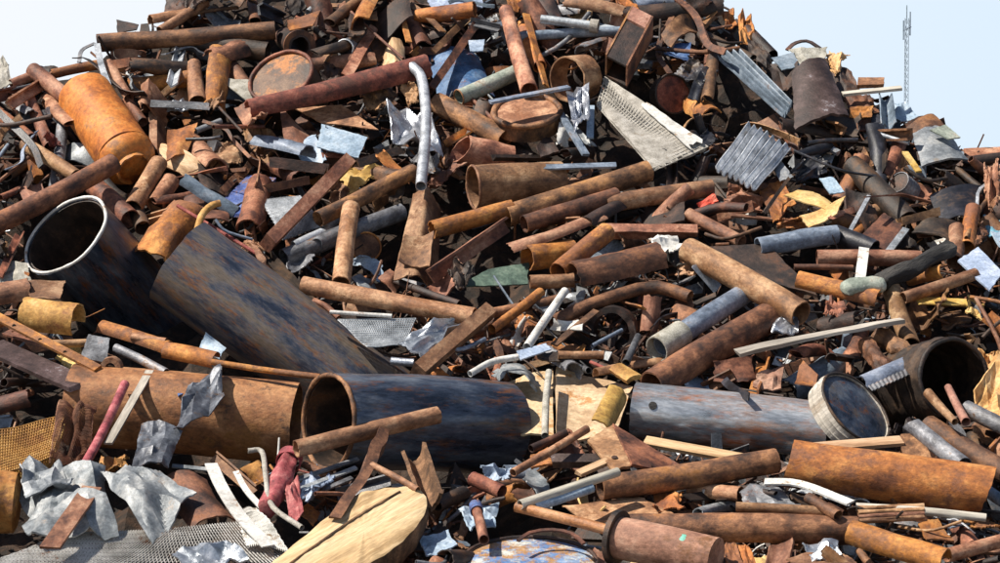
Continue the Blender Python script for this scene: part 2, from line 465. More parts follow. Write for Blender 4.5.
PROF = {
    'angle': lambda w, h, t: [(0, 0), (w, 0), (w, t), (t, t), (t, h), (0, h)],
    'channel': lambda w, h, t: [(0, 0), (w, 0), (w, h), (w - t, h), (w - t, t), (t, t), (t, h), (0, h)],
    'flat': lambda w, h, t: [(0, 0), (w, 0), (w, h), (0, h)],
    'ibeam': lambda w, h, t: [(0, 0), (w, 0), (w, t), (w / 2 + t / 2, t), (w / 2 + t / 2, h - t), (w, h - t), (w, h), (0, h), (0, h - t), (w / 2 - t / 2, h - t), (w / 2 - t / 2, t), (0, t)],
}
def sweep(W, prof, rings, roll, twist, seed, wear=.03, nrm=None):
    pts = smooth_path(W, rings)
    w = max(p[0] for p in prof); h = max(p[1] for p in prof)
    verts, faces = [], []
    m = len(prof)
    nn = nrm or N0
    L = (W[-1] - W[0]).length
    for i, p in enumerate(pts):
        T = (pts[min(i + 1, rings - 1)] - pts[max(i - 1, 0)]).normalized()
        a = (nn - T * nn.dot(T)).normalized(); b = T.cross(a)
        t = i / (rings - 1)
        an = R(roll + twist * t)
        x = b * math.cos(an) + a * math.sin(an); y = -b * math.sin(an) + a * math.cos(an)
        for j, (px, py) in enumerate(prof):
            e = V((0, 0, 0))
            if i in (0, rings - 1): e = T * w * .25 * nz3((px * 40, py * 40, i), 1, seed)
            k = wear * max(w, h) * nz3((t * 5, j * .37, seed), 1, seed)
            verts.append(p + x * (px - w / 2 + k) + y * (py - h / 2 + k) + e)
    for i in range(rings - 1):
        for j in range(m):
            k = (j + 1) % m
            faces.append((i * m + j, i * m + k, (i + 1) * m + k, (i + 1) * m + j))
    faces.append(tuple(range(m))[::-1])
    faces.append(tuple((rings - 1) * m + j for j in range(m)))
    return verts, faces
def bar(name, label, cat, mat, pts, w, h, kind='flat', t=.18, lift=.06, dd=(0, 0), roll=0, twist=0, ref=None, group=None, rings=9, wear=.04, holes=None, extra=None):
    """A rolled section along picture points: flat, angle, channel, ibeam; w and h in picture steps, t the wall as a share of w."""
    pts = [tuple(pts[i:i + 2]) for i in range(0, len(pts), 2)]
    W = wpath(pts, lift, dd)
    k = mpp(sum(p[1] for p in pts) / len(pts))
    s = sd()
    vs, fs = sweep(W, PROF[kind](w * k, h * k, max(w, h) * k * t), rings, roll, twist, s, wear)
    mid = (W[0] + W[-1]) / 2
    mw = frame(mid, W[-1] - W[0], N0)
    ps = [('bar', vs, fs, mat, 25)]
    if extra: ps += extra(W, k)
    for i in range(len(pts) - 1): foot(pts[i], pts[i + 1], max(w, h) * .55, ref if i == 0 else None)
    return put(name, label, cat, mw, ps, group)
def cs(x, y, z): return RT * x + UP * y - FW * z     # a direction as seen: right, up, towards us
def drum(name, label, cat, mat, c, r, length, axis, lidmat=None, lift=.1, ref=None, lip=.06, ribs=(), inset=.05, open_=False, rimmat=None, dent=.02, group=None, squash=1):
    """A drum, lid or brake disc: a shell along an axis, a lid set into its near end, a rolled rim."""
    C = pt(c[0], c[1], lift)
    k = mpp(c[1])
    ax = cs(*axis).normalized()
    rm, L = r * k, length * k
    s = sd()
    rr = (lambda t: 1 + .035 * sum(math.exp(-((t - q) / .025) ** 2) for q in ribs)) if ribs else None
    ps = [('shell', *tube([C, C - ax * L], rm, wall=.05, n=44, rings=34 if ribs else 8, dent=dent, rag=0, seed=s, r_of=rr), mat, 40),
          ('rim', *torus(C, ax, rm * .985, rm * lip, seed=s, n=48), rimmat or mat, 60)]
    if not open_:
        c0 = C - ax * rm * inset
        vs, fs = tube([c0 - ax * rm * .03, c0], rm * .96, n=44, rings=2, dent=.0, rag=0, closed=(True, .05), seed=s)
        ps.append(('lid', vs, fs, lidmat or mat, 40))
    mw = frame(C - ax * L / 2, ax, N0)
    foot(c, c, r, ref)
    return put(name, label, cat, mw, ps, group)
def strands(C, nu, nv, w, th, diamond=True, sag=0, seed=0, bump=0):
    """Expanded metal or woven mesh: real strands between four corners."""
    A, B, Cc, D = C
    nrm = (B - A).cross(D - A).normalized()
    if nrm.dot(CAM - A) < 0: nrm = -nrm
    size = ((B - A).length + (D - A).length) / 2
    def P(u, v):
        return A.lerp(B, u).lerp(D.lerp(Cc, u), v) + nrm * (sag * size * nz3((u * 1.7, v * 1.7, 1), 1, seed) + bump * size * nz3((u * 5, v * 5, 1), 1, seed))
    verts, faces = [], []
    def strip(pl):
        base = len(verts)
        for i, p in enumerate(pl):
            T = (pl[min(i + 1, len(pl) - 1)] - pl[max(i - 1, 0)])
            s = T.cross(nrm)
            if s.length < 1e-9: s = RT.copy()
            s = s.normalized() * w / 2
            verts.extend((p - s, p + s, p + s * .4 + nrm * th, p - s * .4 + nrm * th))
        for i in range(len(pl) - 1):
            a = base + i * 4
            for j in range(4):
                k = (j + 1) % 4
                faces.append((a + j, a + k, a + 4 + k, a + 4 + j))
    if diamond:
        for r in range(nv):
            for ph in (0, 1):
                pl = []
                for i in range(nu * 2 + 1):
                    z = ((i + ph) % 2)
                    pl.append(P(i / (nu * 2), min(1, max(0, (r + .5 + (z - .5) * .92) / nv))))
                strip(pl)
    else:
        for i in range(nu + 1): strip([P(i / nu, q / 10) for q in range(11)])
        for j in range(nv + 1): strip([P(q / 10, j / nv) + nrm * th * .5 for q in range(11)])
    return verts, faces, nrm
def mesh_panel(name, label, mat, c, nu, nv, w=.01, th=.006, lift=.08, ref=None, diamond=True, sag=.04, edge=True, bump=0):
    C = corners(c, lift)
    s = sd()
    vs, fs, nr = strands(C, nu, nv, w, th, diamond, sag, s, bump)
    ps = [('lattice', vs, fs, mat, 0)]
    mw = frame((C[0] + C[1] + C[2] + C[3]) / 4, C[1] - C[0], nr)
    ca = ((c[0][0] + c[3][0]) / 2, (c[0][1] + c[3][1]) / 2); cb = ((c[1][0] + c[2][0]) / 2, (c[1][1] + c[2][1]) / 2)
    foot(ca, cb, math.hypot(c[0][0] - c[3][0], c[0][1] - c[3][1]) / 2, ref)
    return put(name, label, 'wire mesh', mw, ps)
# ------------------------------------------------------------------ the pieces one can name
SP, SPL, SR = 'scrap_pipe', 'scrap_plate', 'metal_rod'
# --- large pipes
pipe('wide_pipe', 'wide dark blue pipe with a white painted rim, its open mouth facing us', 'pipe', 'steel_blue', (66, 235, 154, 328), 49, lift=.52, dd=(0, -1.5), bore='rust_dark', wall=.06, ref='the white rimmed pipe', rim='white_paint', rim_r=.034, dent=.02, rag=.0, group='wide steel pipes')
pipe('wide_pipe', 'wide blue and rust patched pipe leaning down to the right, cut end up', 'pipe', 'steel_blue_rusty', (179, 261, 402, 424), 48, lift=.6, dd=(0, -1.42), wall=.06, ref='the leaning blue pipe', dent=.022, rag=.02, group='wide steel pipes')
pipe('wide_pipe', 'wide dark blue pipe lying level, its round rusty mouth open to the left', 'pipe', 'steel_blue', (329, 422, 502, 428), 47, lift=.62, dd=(0, -.74), wall=.05, bore='rust_dark', ref='the level blue pipe', rim='rust_brown', rim_r=.05, dent=.02, rag=.01, group='wide steel pipes')
pipe('wide_pipe', 'wide rust brown pipe lying level beside the mouth of a blue pipe', 'pipe', 'rust_wide', (72, 405, 296, 424), 41, lift=.05, dd=(.0, -.1), wall=.06, ref='the wide rust pipe', dent=.015, rag=.02, group='wide steel pipes')
pipe('wide_pipe', 'wide silver grey pipe with a small round hole and rust stains', 'pipe', 'steel_silver', (634, 410, 828, 431), 28, lift=.16, wall=.08, ref='the silver pipe', dent=.012, rag=.02, closed=(False, False), group='wide steel pipes', hole=(653, 406, 4))
def tank_parts():
    W = wpath([(85, 96), (128, 160)], .3, (0, -.12))
    rm = 28 * mpp(125)
    ax = (W[1] - W[0]).normalized()
    mw = frame((W[0] + W[1]) / 2, ax, N0)
    neck = W[1] + ax * rm * .25
    ps = [('shell', *tube(W, rm, n=48, rings=20, closed=(.45, .5), dent=.03, rag=0, seed=4.4), 'tank_orange', 60),
          ('seam', *torus(W[0].lerp(W[1], .93), ax, rm * 1.0, rm * .03, seed=2), 'tank_orange', 60),
          ('foot_ring', *tube([neck, neck + ax * rm * .35], rm * .62, n=32, rings=3, dent=.06, rag=.15, arc=300, roll=20, seed=5), 'tank_orange', 40)]
    foot((80, 90), (130, 162), 28, 'the orange tank')
    put('gas_tank', 'round shouldered tank coated in bright orange rust, leaning right', 'tank', mw, ps)
tank_parts()
# --- upper left
pipe(SP, 'rust pipe stub butting against the top of the orange tank', 'pipe', 'rust_tan', (33, 70, 66, 97), 8, lift=.2)
pipe(SP, 'small pipe end poking out on the skyline at far left', 'pipe', 'rust_tan', (11, 84, 31, 76), 5, lift=.15)
pipe(SP, 'upright tan pipe standing left of the orange tank', 'pipe', 'rust_tan', (29, 97, 50, 147), 6, lift=.12)
pipe(SP, 'upright dull grey pipe partly behind the orange tank', 'pipe', 'steel_grey', (63, 122, 54, 190), 6, lift=.08)
pipe(SP, 'long dark pipe lying level along the skyline at upper left', 'pipe', 'rust_brown', (97, 43, 275, 30), 9, lift=.25, dent=.06, ref='the long dark skyline pipe')
pipe(SP, 'thin tan pipe rising to the skyline above a dark pipe', 'pipe', 'rust_tan', (160, 31, 206, 2), 5, lift=.25)
pipe(SP, 'dark brown pipe behind and below the long skyline pipe', 'pipe', 'rust_dark', (186, 41, 268, 52), 10, lift=.12)
sheet(SPL, 'small dark triangular plate sticking up on the left skyline', 'plate', 'rust_dark', [(116, 19), (139, 24), (137, 29), (117, 33)], lift=.2)
sheet(SPL, 'dark plate at the top edge above a thin tan pipe', 'plate', 'rust_dark', [(166, -6), (196, -10), (190, 14), (163, 14)], lift=.1, crumple=.1)
bar('bent_strip', 'pale galvanised strip hanging down in front of the skyline pipe', 'strip', 'galvanised', (97, 44, 101, 64, 109, 87), 6, 1.4, lift=.42, ref='the hanging galvanised strip')
pipe(SP, 'thin tan pipe running down beside the orange tank', 'pipe', 'rust_tan', (109, 63, 129, 98), 5, lift=.3)
pipe(SP, 'short tan stub in line below the pipe beside the orange tank', 'pipe', 'rust_brown', (127, 100, 143, 122), 5, lift=.22)
pipe('half_pipe', 'level rust half pipe below the dark skyline pipe', 'shell', 'rust_orange', (129, 87, 188, 79), 9, lift=.15, arc=200, roll=20, rag=.2)
pipe(SP, 'upright brown pipe with a flared foot left of a drum', 'pipe', 'rust_tan', (194, 64, 198, 103), 7, lift=.25, taper=1.3)
sheet(SPL, 'upright folded tan plate right of the orange tank', 'plate', 'rust_tan', [(148, 105), (166, 106), (164, 150), (150, 150)], lift=.2, fold=(.5, -.6))
sheet(SPL, 'bright orange tan plate tilted below the folded upright plate', 'plate', 'rust_orange', [(167, 130), (199, 123), (186, 152), (166, 161)], lift=.25, sag=.1)
pipe(SP, 'thin grey tube sticking right from behind an orange plate', 'pipe', 'steel_grey', (196, 131, 221, 121), 3.2, lift=.25)
sheet(SPL, 'olive grey three sided plate below the stained drum lid', 'plate', 'plaster', [(217, 77), (250, 79), (264, 110), (246, 100)], lift=.2)
sheet('crumpled_sheet', 'grey tan crumpled sheet on the skyline at the far left edge', 'sheet metal', 'plaster', [(-6, 56), (8, 62), (12, 84), (-6, 92)], lift=.15, crumple=.15)
pipe(SP, 'orange tan pipe lying level on the skyline behind the tank', 'pipe', 'rust_orange', (52, 74, 101, 64), 5, lift=.1)
bar('bent_strip', 'thin curved grey hoop strip on the skyline left of the dark pipe', 'strip', 'steel_grey', (79, 62, 82, 50, 95, 43), 4, 1, lift=.18)
pipe(SP, 'dark pipe at the left edge sloping down to the right', 'pipe', 'rust_brown', (-8, 108, 31, 139), 6.5, lift=.15)
sheet('crumpled_sheet', 'small bright foil scrap below the half pipe at upper left', 'sheet metal', 'foil', [(166, 101), (185, 96), (188, 108), (168, 111)], lift=.25, crumple=.3)
sheet(SPL, 'dark plates piled on the skyline left of the tank stub', 'plate', 'rust_dark', [(36, 64), (58, 66), (56, 82), (30, 80)], lift=.02, crumple=.1)
# --- upper middle left
drum('steel_drum', 'dark drum on its side with an orange stained lid', 'drum', 'rust_dark', (281, 76), 33, 45, (-.3, .6, .74), 'stained', lift=.38, ref='the stained drum lid', rimmat='rust_brown', lip=.06)
pipe(SP, 'tan pipe running right from behind the stained drum lid', 'pipe', 'rust_tan', (305, 67, 375, 58), 8.5, lift=.18, crush=(0, .4))
pipe('flanged_pipe', 'short dark pipe with a round flange facing us above the drum', 'pipe', 'rust_dark', (300, 46, 285, 38), 11, lift=.35, dd=(0, -.35), flange=(.03, 1.45, .14, 'rust_brown'), wall=.2, ref='the flanged pipe')
pipe(SP, 'small grey blue tube with a bright rim beside the flanged pipe', 'pipe', 'steel_grey', (345, 48, 356, 45), 9, lift=.3, dd=(0, -.2), rim='galvanised')
sheet(SPL, 'bright orange pointed plate above the flanged pipe', 'plate', 'rust_orange', [(286, 20), (321, 10), (313, 26), (289, 30)], lift=.35, sag=.08)
sheet(SPL, 'dark rust box panel in the hollow right of the grey blue tube', 'plate', 'rust_brown', [(367, 42), (398, 28), (402, 52), (378, 62)], lift=.12, fold=(.5, -.5))
bar('flat_bar', 'upright rust strip standing near the top of the heap', 'bar', 'rust_orange', (399, 5, 409, 42), 6, 1.6, lift=.3, roll=20)
pipe('half_pipe', 'long red brown trough sloping up to a reddish end', 'shell', 'rust_red', (248, 110, 330, 92, 427, 67), 10.5, lift=.42, arc=215, roll=0, rings=22, taper=1.25, rag=.15, ref='the long red brown trough')
sheet('curved_panel', 'dark blue curved panel behind a slanting brown beam', 'panel', 'blue_paint', [(424, 48), (480, 52), (496, 92), (440, 98)], lift=.05, curl=-.18, ref='the dark blue curved panel')
bar('steel_beam', 'slanting brown beam in front of the dark blue curved panel', 'beam', 'rust_brown', (430, 90, 478, 21), 9, 8, kind='channel', lift=.25, roll=60, ref='the slanting brown beam')
bar('angle_bracket', 'grey bracket lying level on top of the slanting brown beam', 'bracket', 'steel_grey', (470, 21, 499, 28), 7, 6, kind='angle', lift=.33)
sheet(SPL, 'light blue chip of sheet beside the slanting brown beam', 'plate', 'pale_blue', [(468, 40), (485, 39), (483, 51), (470, 51)], lift=.3)
pipe(SP, 'pale green pipe with an open end left of a round lid', 'pipe', 'green_pale', (459, 97, 517, 72), 8, lift=.33, rim='rust_brown')
sheet(SPL, 'long brown tray plate above a light blue rectangle', 'plate', 'rust_tan', [(294, 108), (342, 104), (380, 130), (320, 122)], lift=.22, ref='the brown tray plate')
sheet(SPL, 'tan box side standing under the brown tray plate', 'plate', 'rust_tan', [(280, 110), (294, 112), (326, 140), (284, 146)], lift=.25, fold=(.4, -.4))
sheet(SPL, 'light steel blue rectangular plate tilted among brown plates', 'plate', 'pale_blue', [(321, 123), (368, 137), (359, 158), (316, 147)], lift=.32, ref='the light blue rectangle')
pipe('bent_pipe', 'bent pale galvanised pipe hanging straight down in the middle left', 'pipe', 'galvanised', (412, 66, 422, 80, 426, 122, 421, 186), 5.2, lift=.52, ref='the bent galvanised pipe', rings=18)
sheet('crumpled_sheet', 'shiny silver and blue foil crumpled behind the bent galvanised pipe', 'sheet metal', 'foil', [(383, 100), (430, 106), (440, 146), (396, 146)], lift=.25, crumple=.3, ref='the silver foil')
pipe(SP, 'brown pipe sloping down right below the dark blue panel', 'pipe', 'rust_brown', (437, 103, 505, 140), 11, lift=.2)
pipe(SP, 'grey brown pipe with an open slanted mouth right of galvanised pipe', 'pipe', 'rust_tan', (461, 149, 510, 160), 15, lift=.3, dd=(0, -.2), cut=(.5, 0), wall=.08)
pipe(SP, 'two tone rod pipe lying at the very top of the heap', 'pipe', 'galvanised', (308, 12, 326, -4), 3, lift=.3)
sheet('curved_panel', 'pale blue white panel lying along the top edge of the photo', 'panel', 'pale_blue', [(424, -8), (482, -12), (484, 6), (430, 6)], lift=.25, curl=-.08)
sheet(SPL, 'small tan pointed shard near the top edge', 'shard', 'rust_tan', [(335, 8), (345, 0), (347, 12), (338, 13)], lift=.25)
sheet(SPL, 'tan bow tie shaped shard below the pale blue top panel', 'shard', 'rust_tan', [(360, 17), (377, 10), (378, 20), (362, 18)], lift=.28)
# --- upper middle
pipe(SP, 'long upright tan pipe near the top centre', 'pipe', 'rust_tan', (506, 10, 529, 90), 7, lift=.48, taper=1.2, ref='the long upright tan pipe')
bar('flat_bar', 'thin orange bar standing beside the long upright tan pipe', 'bar', 'rust_orange', (526, 14, 546, 86), 7, 2, lift=.36, roll=15, twist=30)
sheet('crumpled_sheet', 'orange crumpled scrap at the top edge beside the upright pipe', 'sheet metal', 'rust_orange', [(500, -8), (528, -6), (530, 7), (508, 10)], lift=.36, crumple=.25)
pipe('drum_ring', 'short brown open drum ring standing on edge', 'ring', 'rust_tan', (567, 79, 584, 77), 22, lift=.48, dd=(0, -.12), wall=.07, rings=6, ref='the brown drum ring')
drum('brake_drum', 'flat round brown brake drum with a dusty pale top', 'drum', 'rust_brown', (527, 111), 33, 17, (-.05, .82, .5), 'rust_tan', lift=.4, ref='the round brake drum', lip=.09, inset=.02)
bar('flat_bar', 'light blue grey flat bar crossing over the round brake drum', 'bar', 'blue_grey', (490, 102, 569, 87), 7, 2.5, lift=.68, roll=10)
bar('flat_bar', 'blue grey bar slanting down right from the brake drum', 'bar', 'blue_grey', (560, 113, 586, 155), 7, 3, lift=.4, roll=10)
bar('flat_bar', 'short upright blue grey bar beneath the white crumpled scrap', 'bar', 'pale_blue', (591, 106, 590, 138), 7, 2, lift=.3)
sheet('crumpled_sheet', 'white crumpled scrap hanging below the brown drum ring', 'sheet metal', 'foil', [(566, 88), (589, 85), (589, 118), (574, 131)], lift=.55, crumple=.2)
sheet('textured_panel', 'large grey tan rough panel sloping down right with a white edge', 'panel', 'plaster', [(597, 106), (605, 77), (708, 147), (654, 171)], lift=.38, th=.02, sag=.05, nu=16, nv=16, curl_v=-.03, ref='the rough grey panel',
      extra=lambda C, n: [('edge_trim', *patch([C[1].lerp(C[2], .38) + n * .03, C[1].lerp(C[2], .97) + n * .03, C[1].lerp(C[2], .97).lerp(C[3], .3) + n * .03, C[1].lerp(C[2], .45).lerp(C[0], .22) + n * .03], 12, 6, .006, rag=.08, seed=8)[:2], 'white_paint', 40), ('lattice', *strands([q + n * .003 for q in C], 9, 34, .008, .002, False, .0, 2)[:2], 'plaster', 0)])
def duct():
    C = corners([(605, 76), (627, 88), (655, 38), (629, 27)], .38)
    n = ((C[1] - C[0]).cross(C[3] - C[0])).normalized()
    if n.dot(CAM - C[0]) < 0: n = -n
    A = (C[0] + C[1]) / 2; B = (C[2] + C[3]) / 2
    w = (C[1] - C[0]).length
    h = w * .8
    x = (C[1] - C[0]).normalized(); y = (B - A)
    a = A - x * w / 2
    def box(o, x, y, z):
        v = [o, o + x, o + x + y, o + y]; v += [p + z for p in v]
        return v, [(3, 2, 1, 0), (4, 5, 6, 7), (0, 1, 5, 4), (1, 2, 6, 5), (2, 3, 7, 6), (3, 0, 4, 7)]
    t = w * .07
    ps = [('back_plate', *box(a, x * w, y, n * t), 'rust_dark', 0), ('side_plate', *box(a + n * t, x * t, y, n * h), 'rust_brown', 0),
          ('side_plate', *box(a + x * (w - t) + n * t, x * t, y, n * h), 'rust_brown', 0),
          ('front_plate', *box(a + x * (t + .002) + n * (h - t * .5), x * (w - 2 * t - .004), y * .72, n * t), 'rust_dark', 0),  # front face in shade: the shade is painted in with the darkest rust
          ('end_plate', *box(a + x * (t + .002) + n * (t + .002) + y * .74, x * (w - 2 * t - .004), y * .25, n * h), 'rust_pink', 0)]  # upward end: sunlight painted in with a lighter, pinker rust
    foot((616, 80), (642, 32), 14, 'the dark square duct')
    put('square_duct', 'dark open square duct with a pinkish square end cap', 'duct', frame(A, y, n), ps)
duct()
sheet('curved_panel', 'dark blue panel with a pale lower lip right of the duct', 'panel', 'blue_paint', [(668, 44), (691, 42), (689, 70), (664, 62)], lift=.25, fold=(.6, .8, 1))
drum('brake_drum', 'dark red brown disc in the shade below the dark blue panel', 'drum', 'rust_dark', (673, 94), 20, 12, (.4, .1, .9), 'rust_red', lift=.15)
sheet('corrugated_sheet', 'long blue grey corrugated sheet sloping down the right shoulder', 'corrugated sheet', 'blue_grey', [(716, 58), (737, 46), (793, 103), (783, 118)], lift=.36, corr=(4.5, .02), nu=44, nv=8, rag=.01, ref='the long corrugated sheet')
pipe(SP, 'pale tube with a round knob end lying near the top', 'pipe', 'galvanised', (541, 19, 596, 26), 4.5, lift=.4, flange=(.97, 1.5, .9, 'plaster'))
pipe('half_pipe', 'tan bark like trough lying level at the top edge', 'shell', 'rust_tan', (565, 2, 624, 12), 8, lift=.35, arc=190, rag=.3, crush=(.5, .5))
pipe(SP, 'dark blue grey pipe lying level behind the upright tan pipe', 'pipe', 'blue_grey', (513, 37, 624, 31), 5, lift=.25)
sheet('crumpled_sheet', 'small orange torn scrap on the right skyline near the top', 'sheet metal', 'rust_orange', [(721, 12), (733, 8), (737, 25), (726, 29)], lift=.1, crumple=.2)
sheet('crumpled_sheet', 'larger orange torn lump on the right skyline', 'sheet metal', 'rust_orange', [(738, 17), (750, 14), (756, 40), (741, 46)], lift=.12, crumple=.25)
pipe('half_pipe', 'dark red trough lying across the top right of the heap', 'shell', 'rust_dark', (620, 18, 722, 8), 11, lift=.15, arc=200, rag=.2)
pipe(SP, 'dark pipe below the orange lump on the right skyline', 'pipe', 'rust_dark', (700, 36, 752, 62), 8, lift=.08)
# --- upper right
bar('bent_strip', 'thin dark arched hoop standing on the right skyline', 'strip', 'rust_dark', (787, 50, 795, 43, 808, 41, 821, 49), 4, 1.5, lift=.1)
sheet('crumpled_sheet', 'dirty white sheet under the dark hoop on the right skyline', 'sheet metal', 'plaster', [(788, 50), (828, 48), (822, 66), (800, 64)], lift=.18, crumple=.12)
sheet('torn_fabric', 'torn tan fibre rag sticking out on the right skyline', 'rag', 'cardboard', [(822, 49), (850, 50), (842, 64), (834, 80)], lift=.15, crumple=.2, rag=.2)
sheet(SPL, 'blue grey flap left of the dirty white skyline sheet', 'plate', 'blue_grey', [(771, 57), (794, 52), (800, 66), (782, 70)], lift=.22)
sheet('curved_panel', 'big dark brown panel with flaking pale paint on the right shoulder', 'panel', 'peel', [(792, 68), (826, 54), (851, 112), (794, 128)], lift=.4, curl=-.1, th=.02, nu=14, nv=14, ref='the big dark peeling panel')
sheet('plank', 'short tan board end on the right skyline', 'plank', 'rust_tan', [(858, 77), (885, 77), (884, 84), (857, 85)], lift=.2, th=.03)
bar('plank', 'thin tan board jutting out level from the right skyline', 'plank', 'wood_grey', (842, 94, 901, 88), 7, 3, lift=.28, roll=8, ref='the jutting tan board')
sheet(SPL, 'orange rust scrap below the jutting tan board', 'plate', 'rust_orange', [(848, 107), (874, 105), (872, 116), (850, 117)], lift=.2, crumple=.15)
sheet('crumpled_sheet', 'upright bent grey blue sheet below the jutting tan board', 'sheet metal', 'blue_grey', [(879, 95), (891, 97), (895, 126), (881, 128)], lift=.2, curl=.3)
sheet('crumpled_sheet', 'pale blue grey torn sheet standing at the base of the mast', 'sheet metal', 'pale_blue', [(895, 104), (906, 102), (919, 118), (893, 122)], lift=.05, crumple=.12)
sheet('curved_panel', 'brown curled sheet rising to a point on the right skyline', 'panel', 'rust_brown', [(903, 128), (934, 111), (953, 129), (915, 134)], lift=.22, curl=-.15)
def hood():
    sheet('vehicle_hood', 'grey white sheet metal hood with a green patch at right skyline', 'hood', 'pale_sheet', [(912, 132), (944, 124), (970, 158), (922, 164)], lift=.25, curl=-.1, th=.015, ref='the grey white hood',
          extra=lambda C, n: [('green_patch', *patch([C[0].lerp(C[2], .28) + n * .075, C[0].lerp(C[1], .75).lerp(C[2], .25) + n * .075, C[1].lerp(C[2], .62) + n * .06, C[0].lerp(C[2], .62) + n * .07], 6, 6, .01, seed=3)[:2], 'green_pale', 40)])
hood()
pipe(SR, 'thin grey rod lying level below the jutting tan board', 'rod', 'galvanised', (871, 131, 909, 143), 2.2, lift=.3)
sheet('plank', 'tan boards at the far right edge of the skyline', 'plank', 'rust_tan', [(963, 148), (1006, 146), (1006, 156), (966, 158)], lift=.1, th=.03)
pipe(SP, 'dark pipe end at the right edge below the tan boards', 'pipe', 'rust_dark', (960, 163, 1008, 157), 6, lift=.1)
bar('bent_strip', 'thin pale arched strip at the right edge', 'strip', 'galvanised', (977, 208, 979, 190, 994, 181, 1008, 182), 3, 1.2, lift=.25)
sheet(SPL, 'dark ragged plate left of the blue grey skyline flap', 'plate', 'rust_dark', [(746, 36), (768, 50), (776, 70), (752, 62)], lift=.12, crumple=.15)
sheet(SPL, 'dark folded plate below the blue grey skyline flap', 'plate', 'rust_dark', [(768, 62), (796, 66), (798, 92), (776, 90)], lift=.12, fold=(.5, .6), crumple=.1)
sheet(SPL, 'rusty block of sheet under the jutting tan board', 'plate', 'rust_brown', [(842, 94), (872, 92), (880, 112), (850, 122)], lift=.14, crumple=.18)
sheet(SPL, 'dark plate edge behind the torn tan fibre rag', 'plate', 'rust_dark', [(828, 60), (852, 72), (862, 96), (838, 100)], lift=.08, crumple=.12)
sheet(SPL, 'black scrap plate under the upright bent grey blue sheet', 'plate', 'steel_black', [(870, 112), (900, 120), (906, 134), (872, 132)], lift=.12, crumple=.15)
pipe(SP, 'short dark pipe lying on the crest beside the orange skyline lump', 'pipe', 'rust_dark', (746, 30, 772, 56), 7, lift=.02)
# --- left middle
pipe(SP, 'long brown pipe slanting up across the left edge over the white rimmed pipe', 'pipe', 'rust_brown', (-10, 227, 114, 163), 10, lift=.62, ref='the long slanting left pipe')
bar('flat_bar', 'blue sheet bar with a light left edge above the leaning pipe', 'bar', 'blue_paint', (226, 214, 262, 178), 34, 3, lift=.15, roll=10)
pipe('bent_pipe', 'small ochre bent pipe at the top of the leaning blue pipe', 'pipe', 'ochre', (197, 231, 202, 215, 211, 206, 220, 203), 3.5, lift=.55)
pipe('half_pipe', 'bright orange crumpled shell between the white rimmed and leaning pipes', 'shell', 'rust_orange', (148, 262, 188, 212), 19, lift=.15, arc=220, crush=(.2, .2), dent=.15, rag=.25)
pipe(SP, 'tan pipe leaning right below the orange tank', 'pipe', 'rust_tan', (133, 208, 159, 163), 9, lift=.28)
pipe(SP, 'short tan pipe stub right of the leaning tan pipe', 'pipe', 'rust_tan', (155, 205, 171, 181), 9, lift=.2)
pipe(SP, 'tan pipe sloping down to the left of the orange tank', 'pipe', 'rust_tan', (25, 144, 76, 176), 7, lift=.24)
sheet(SPL, 'tan plate under the long slanting left pipe', 'plate', 'rust_tan', [(18, 188), (42, 182), (50, 200), (24, 204)], lift=.2, crumple=.1)
pipe(SP, 'stout tan pipe behind the rim of the white rimmed pipe', 'pipe', 'rust_brown', (94, 186, 130, 219), 10, lift=.25)
pipe(SP, 'short dark stub right of the white rimmed pipe', 'pipe', 'rust_dark', (134, 205, 143, 228), 8, lift=.18)
pipe('half_pipe', 'ochre tan half pipe piece with a cut opening to the right', 'shell', 'ochre', (25, 315, 78, 322), 18, lift=.42, arc=230, roll=-10, rag=.08, wall=.1, ref='the ochre half pipe')
sheet(SPL, 'tan sheet lying above the ochre half pipe', 'plate', 'rust_tan', [(24, 281), (66, 279), (60, 298), (30, 300)], lift=.42, sag=.08)
sheet(SPL, 'grey tan plates at the left edge below the white rim', 'plate', 'plaster', [(-6, 258), (28, 264), (32, 282), (-6, 284)], lift=.3, crumple=.1)
pipe('half_pipe', 'tan curled shell at the left edge above the orange flanged iron', 'shell', 'rust_tan', (-8, 298, 30, 292), 14, lift=.35, arc=180, rag=.15)
bar('angle_iron', 'angle iron with an orange bolt holed flange and dark peeling web', 'angle iron', 'peel', (-8, 346, 82, 386), 30, 4, lift=.42, roll=12, t=.1, ref='the orange flanged angle iron',
    extra=lambda W, k: [('flange', *sweep([pt(-8, 314, .5), pt(98, 369, .5)], PROF['flat'](10 * k, 3 * k, .1), 9, 0, 0, 3), 'rust_orange', 25)] +
    [('bolt_hole', *tube([pt(x, y, .517), pt(x, y, .522)], 2.0 * k, n=12, rings=2, dent=0, rag=0, closed=(True, True), nrm=RT), 'dirt', 30) for x, y in ((14, 326), (40, 340), (65, 352.5))])
sheet('hole_plate', 'small grey plate with a bolt hole beside the orange flange', 'plate', 'steel_grey', [(88, 334), (110, 338), (107, 363), (80, 358)], lift=.4)
pipe('ring', 'tan eye ring at the end of the orange flange', 'ring', 'rust_tan', (110, 368, 113, 366), 10, lift=.46, dd=(0, -.06), wall=.5, rings=3)
pipe(SR, 'grey brown rod sloping down over the wide rust pipe', 'rod', 'steel_grey', (116, 348, 166, 373), 4.5, lift=.42)
pipe('half_pipe', 'orange tan shell strip behind the grey plate with a bolt hole', 'shell', 'rust_orange', (102, 329, 168, 350), 9, lift=.25, arc=160, rag=.1)
pipe('half_pipe', 'orange arched half pipe at the foot of the leaning blue pipe', 'shell', 'rust_orange', (166, 352, 216, 362), 10, lift=.33, arc=190, rag=.1)
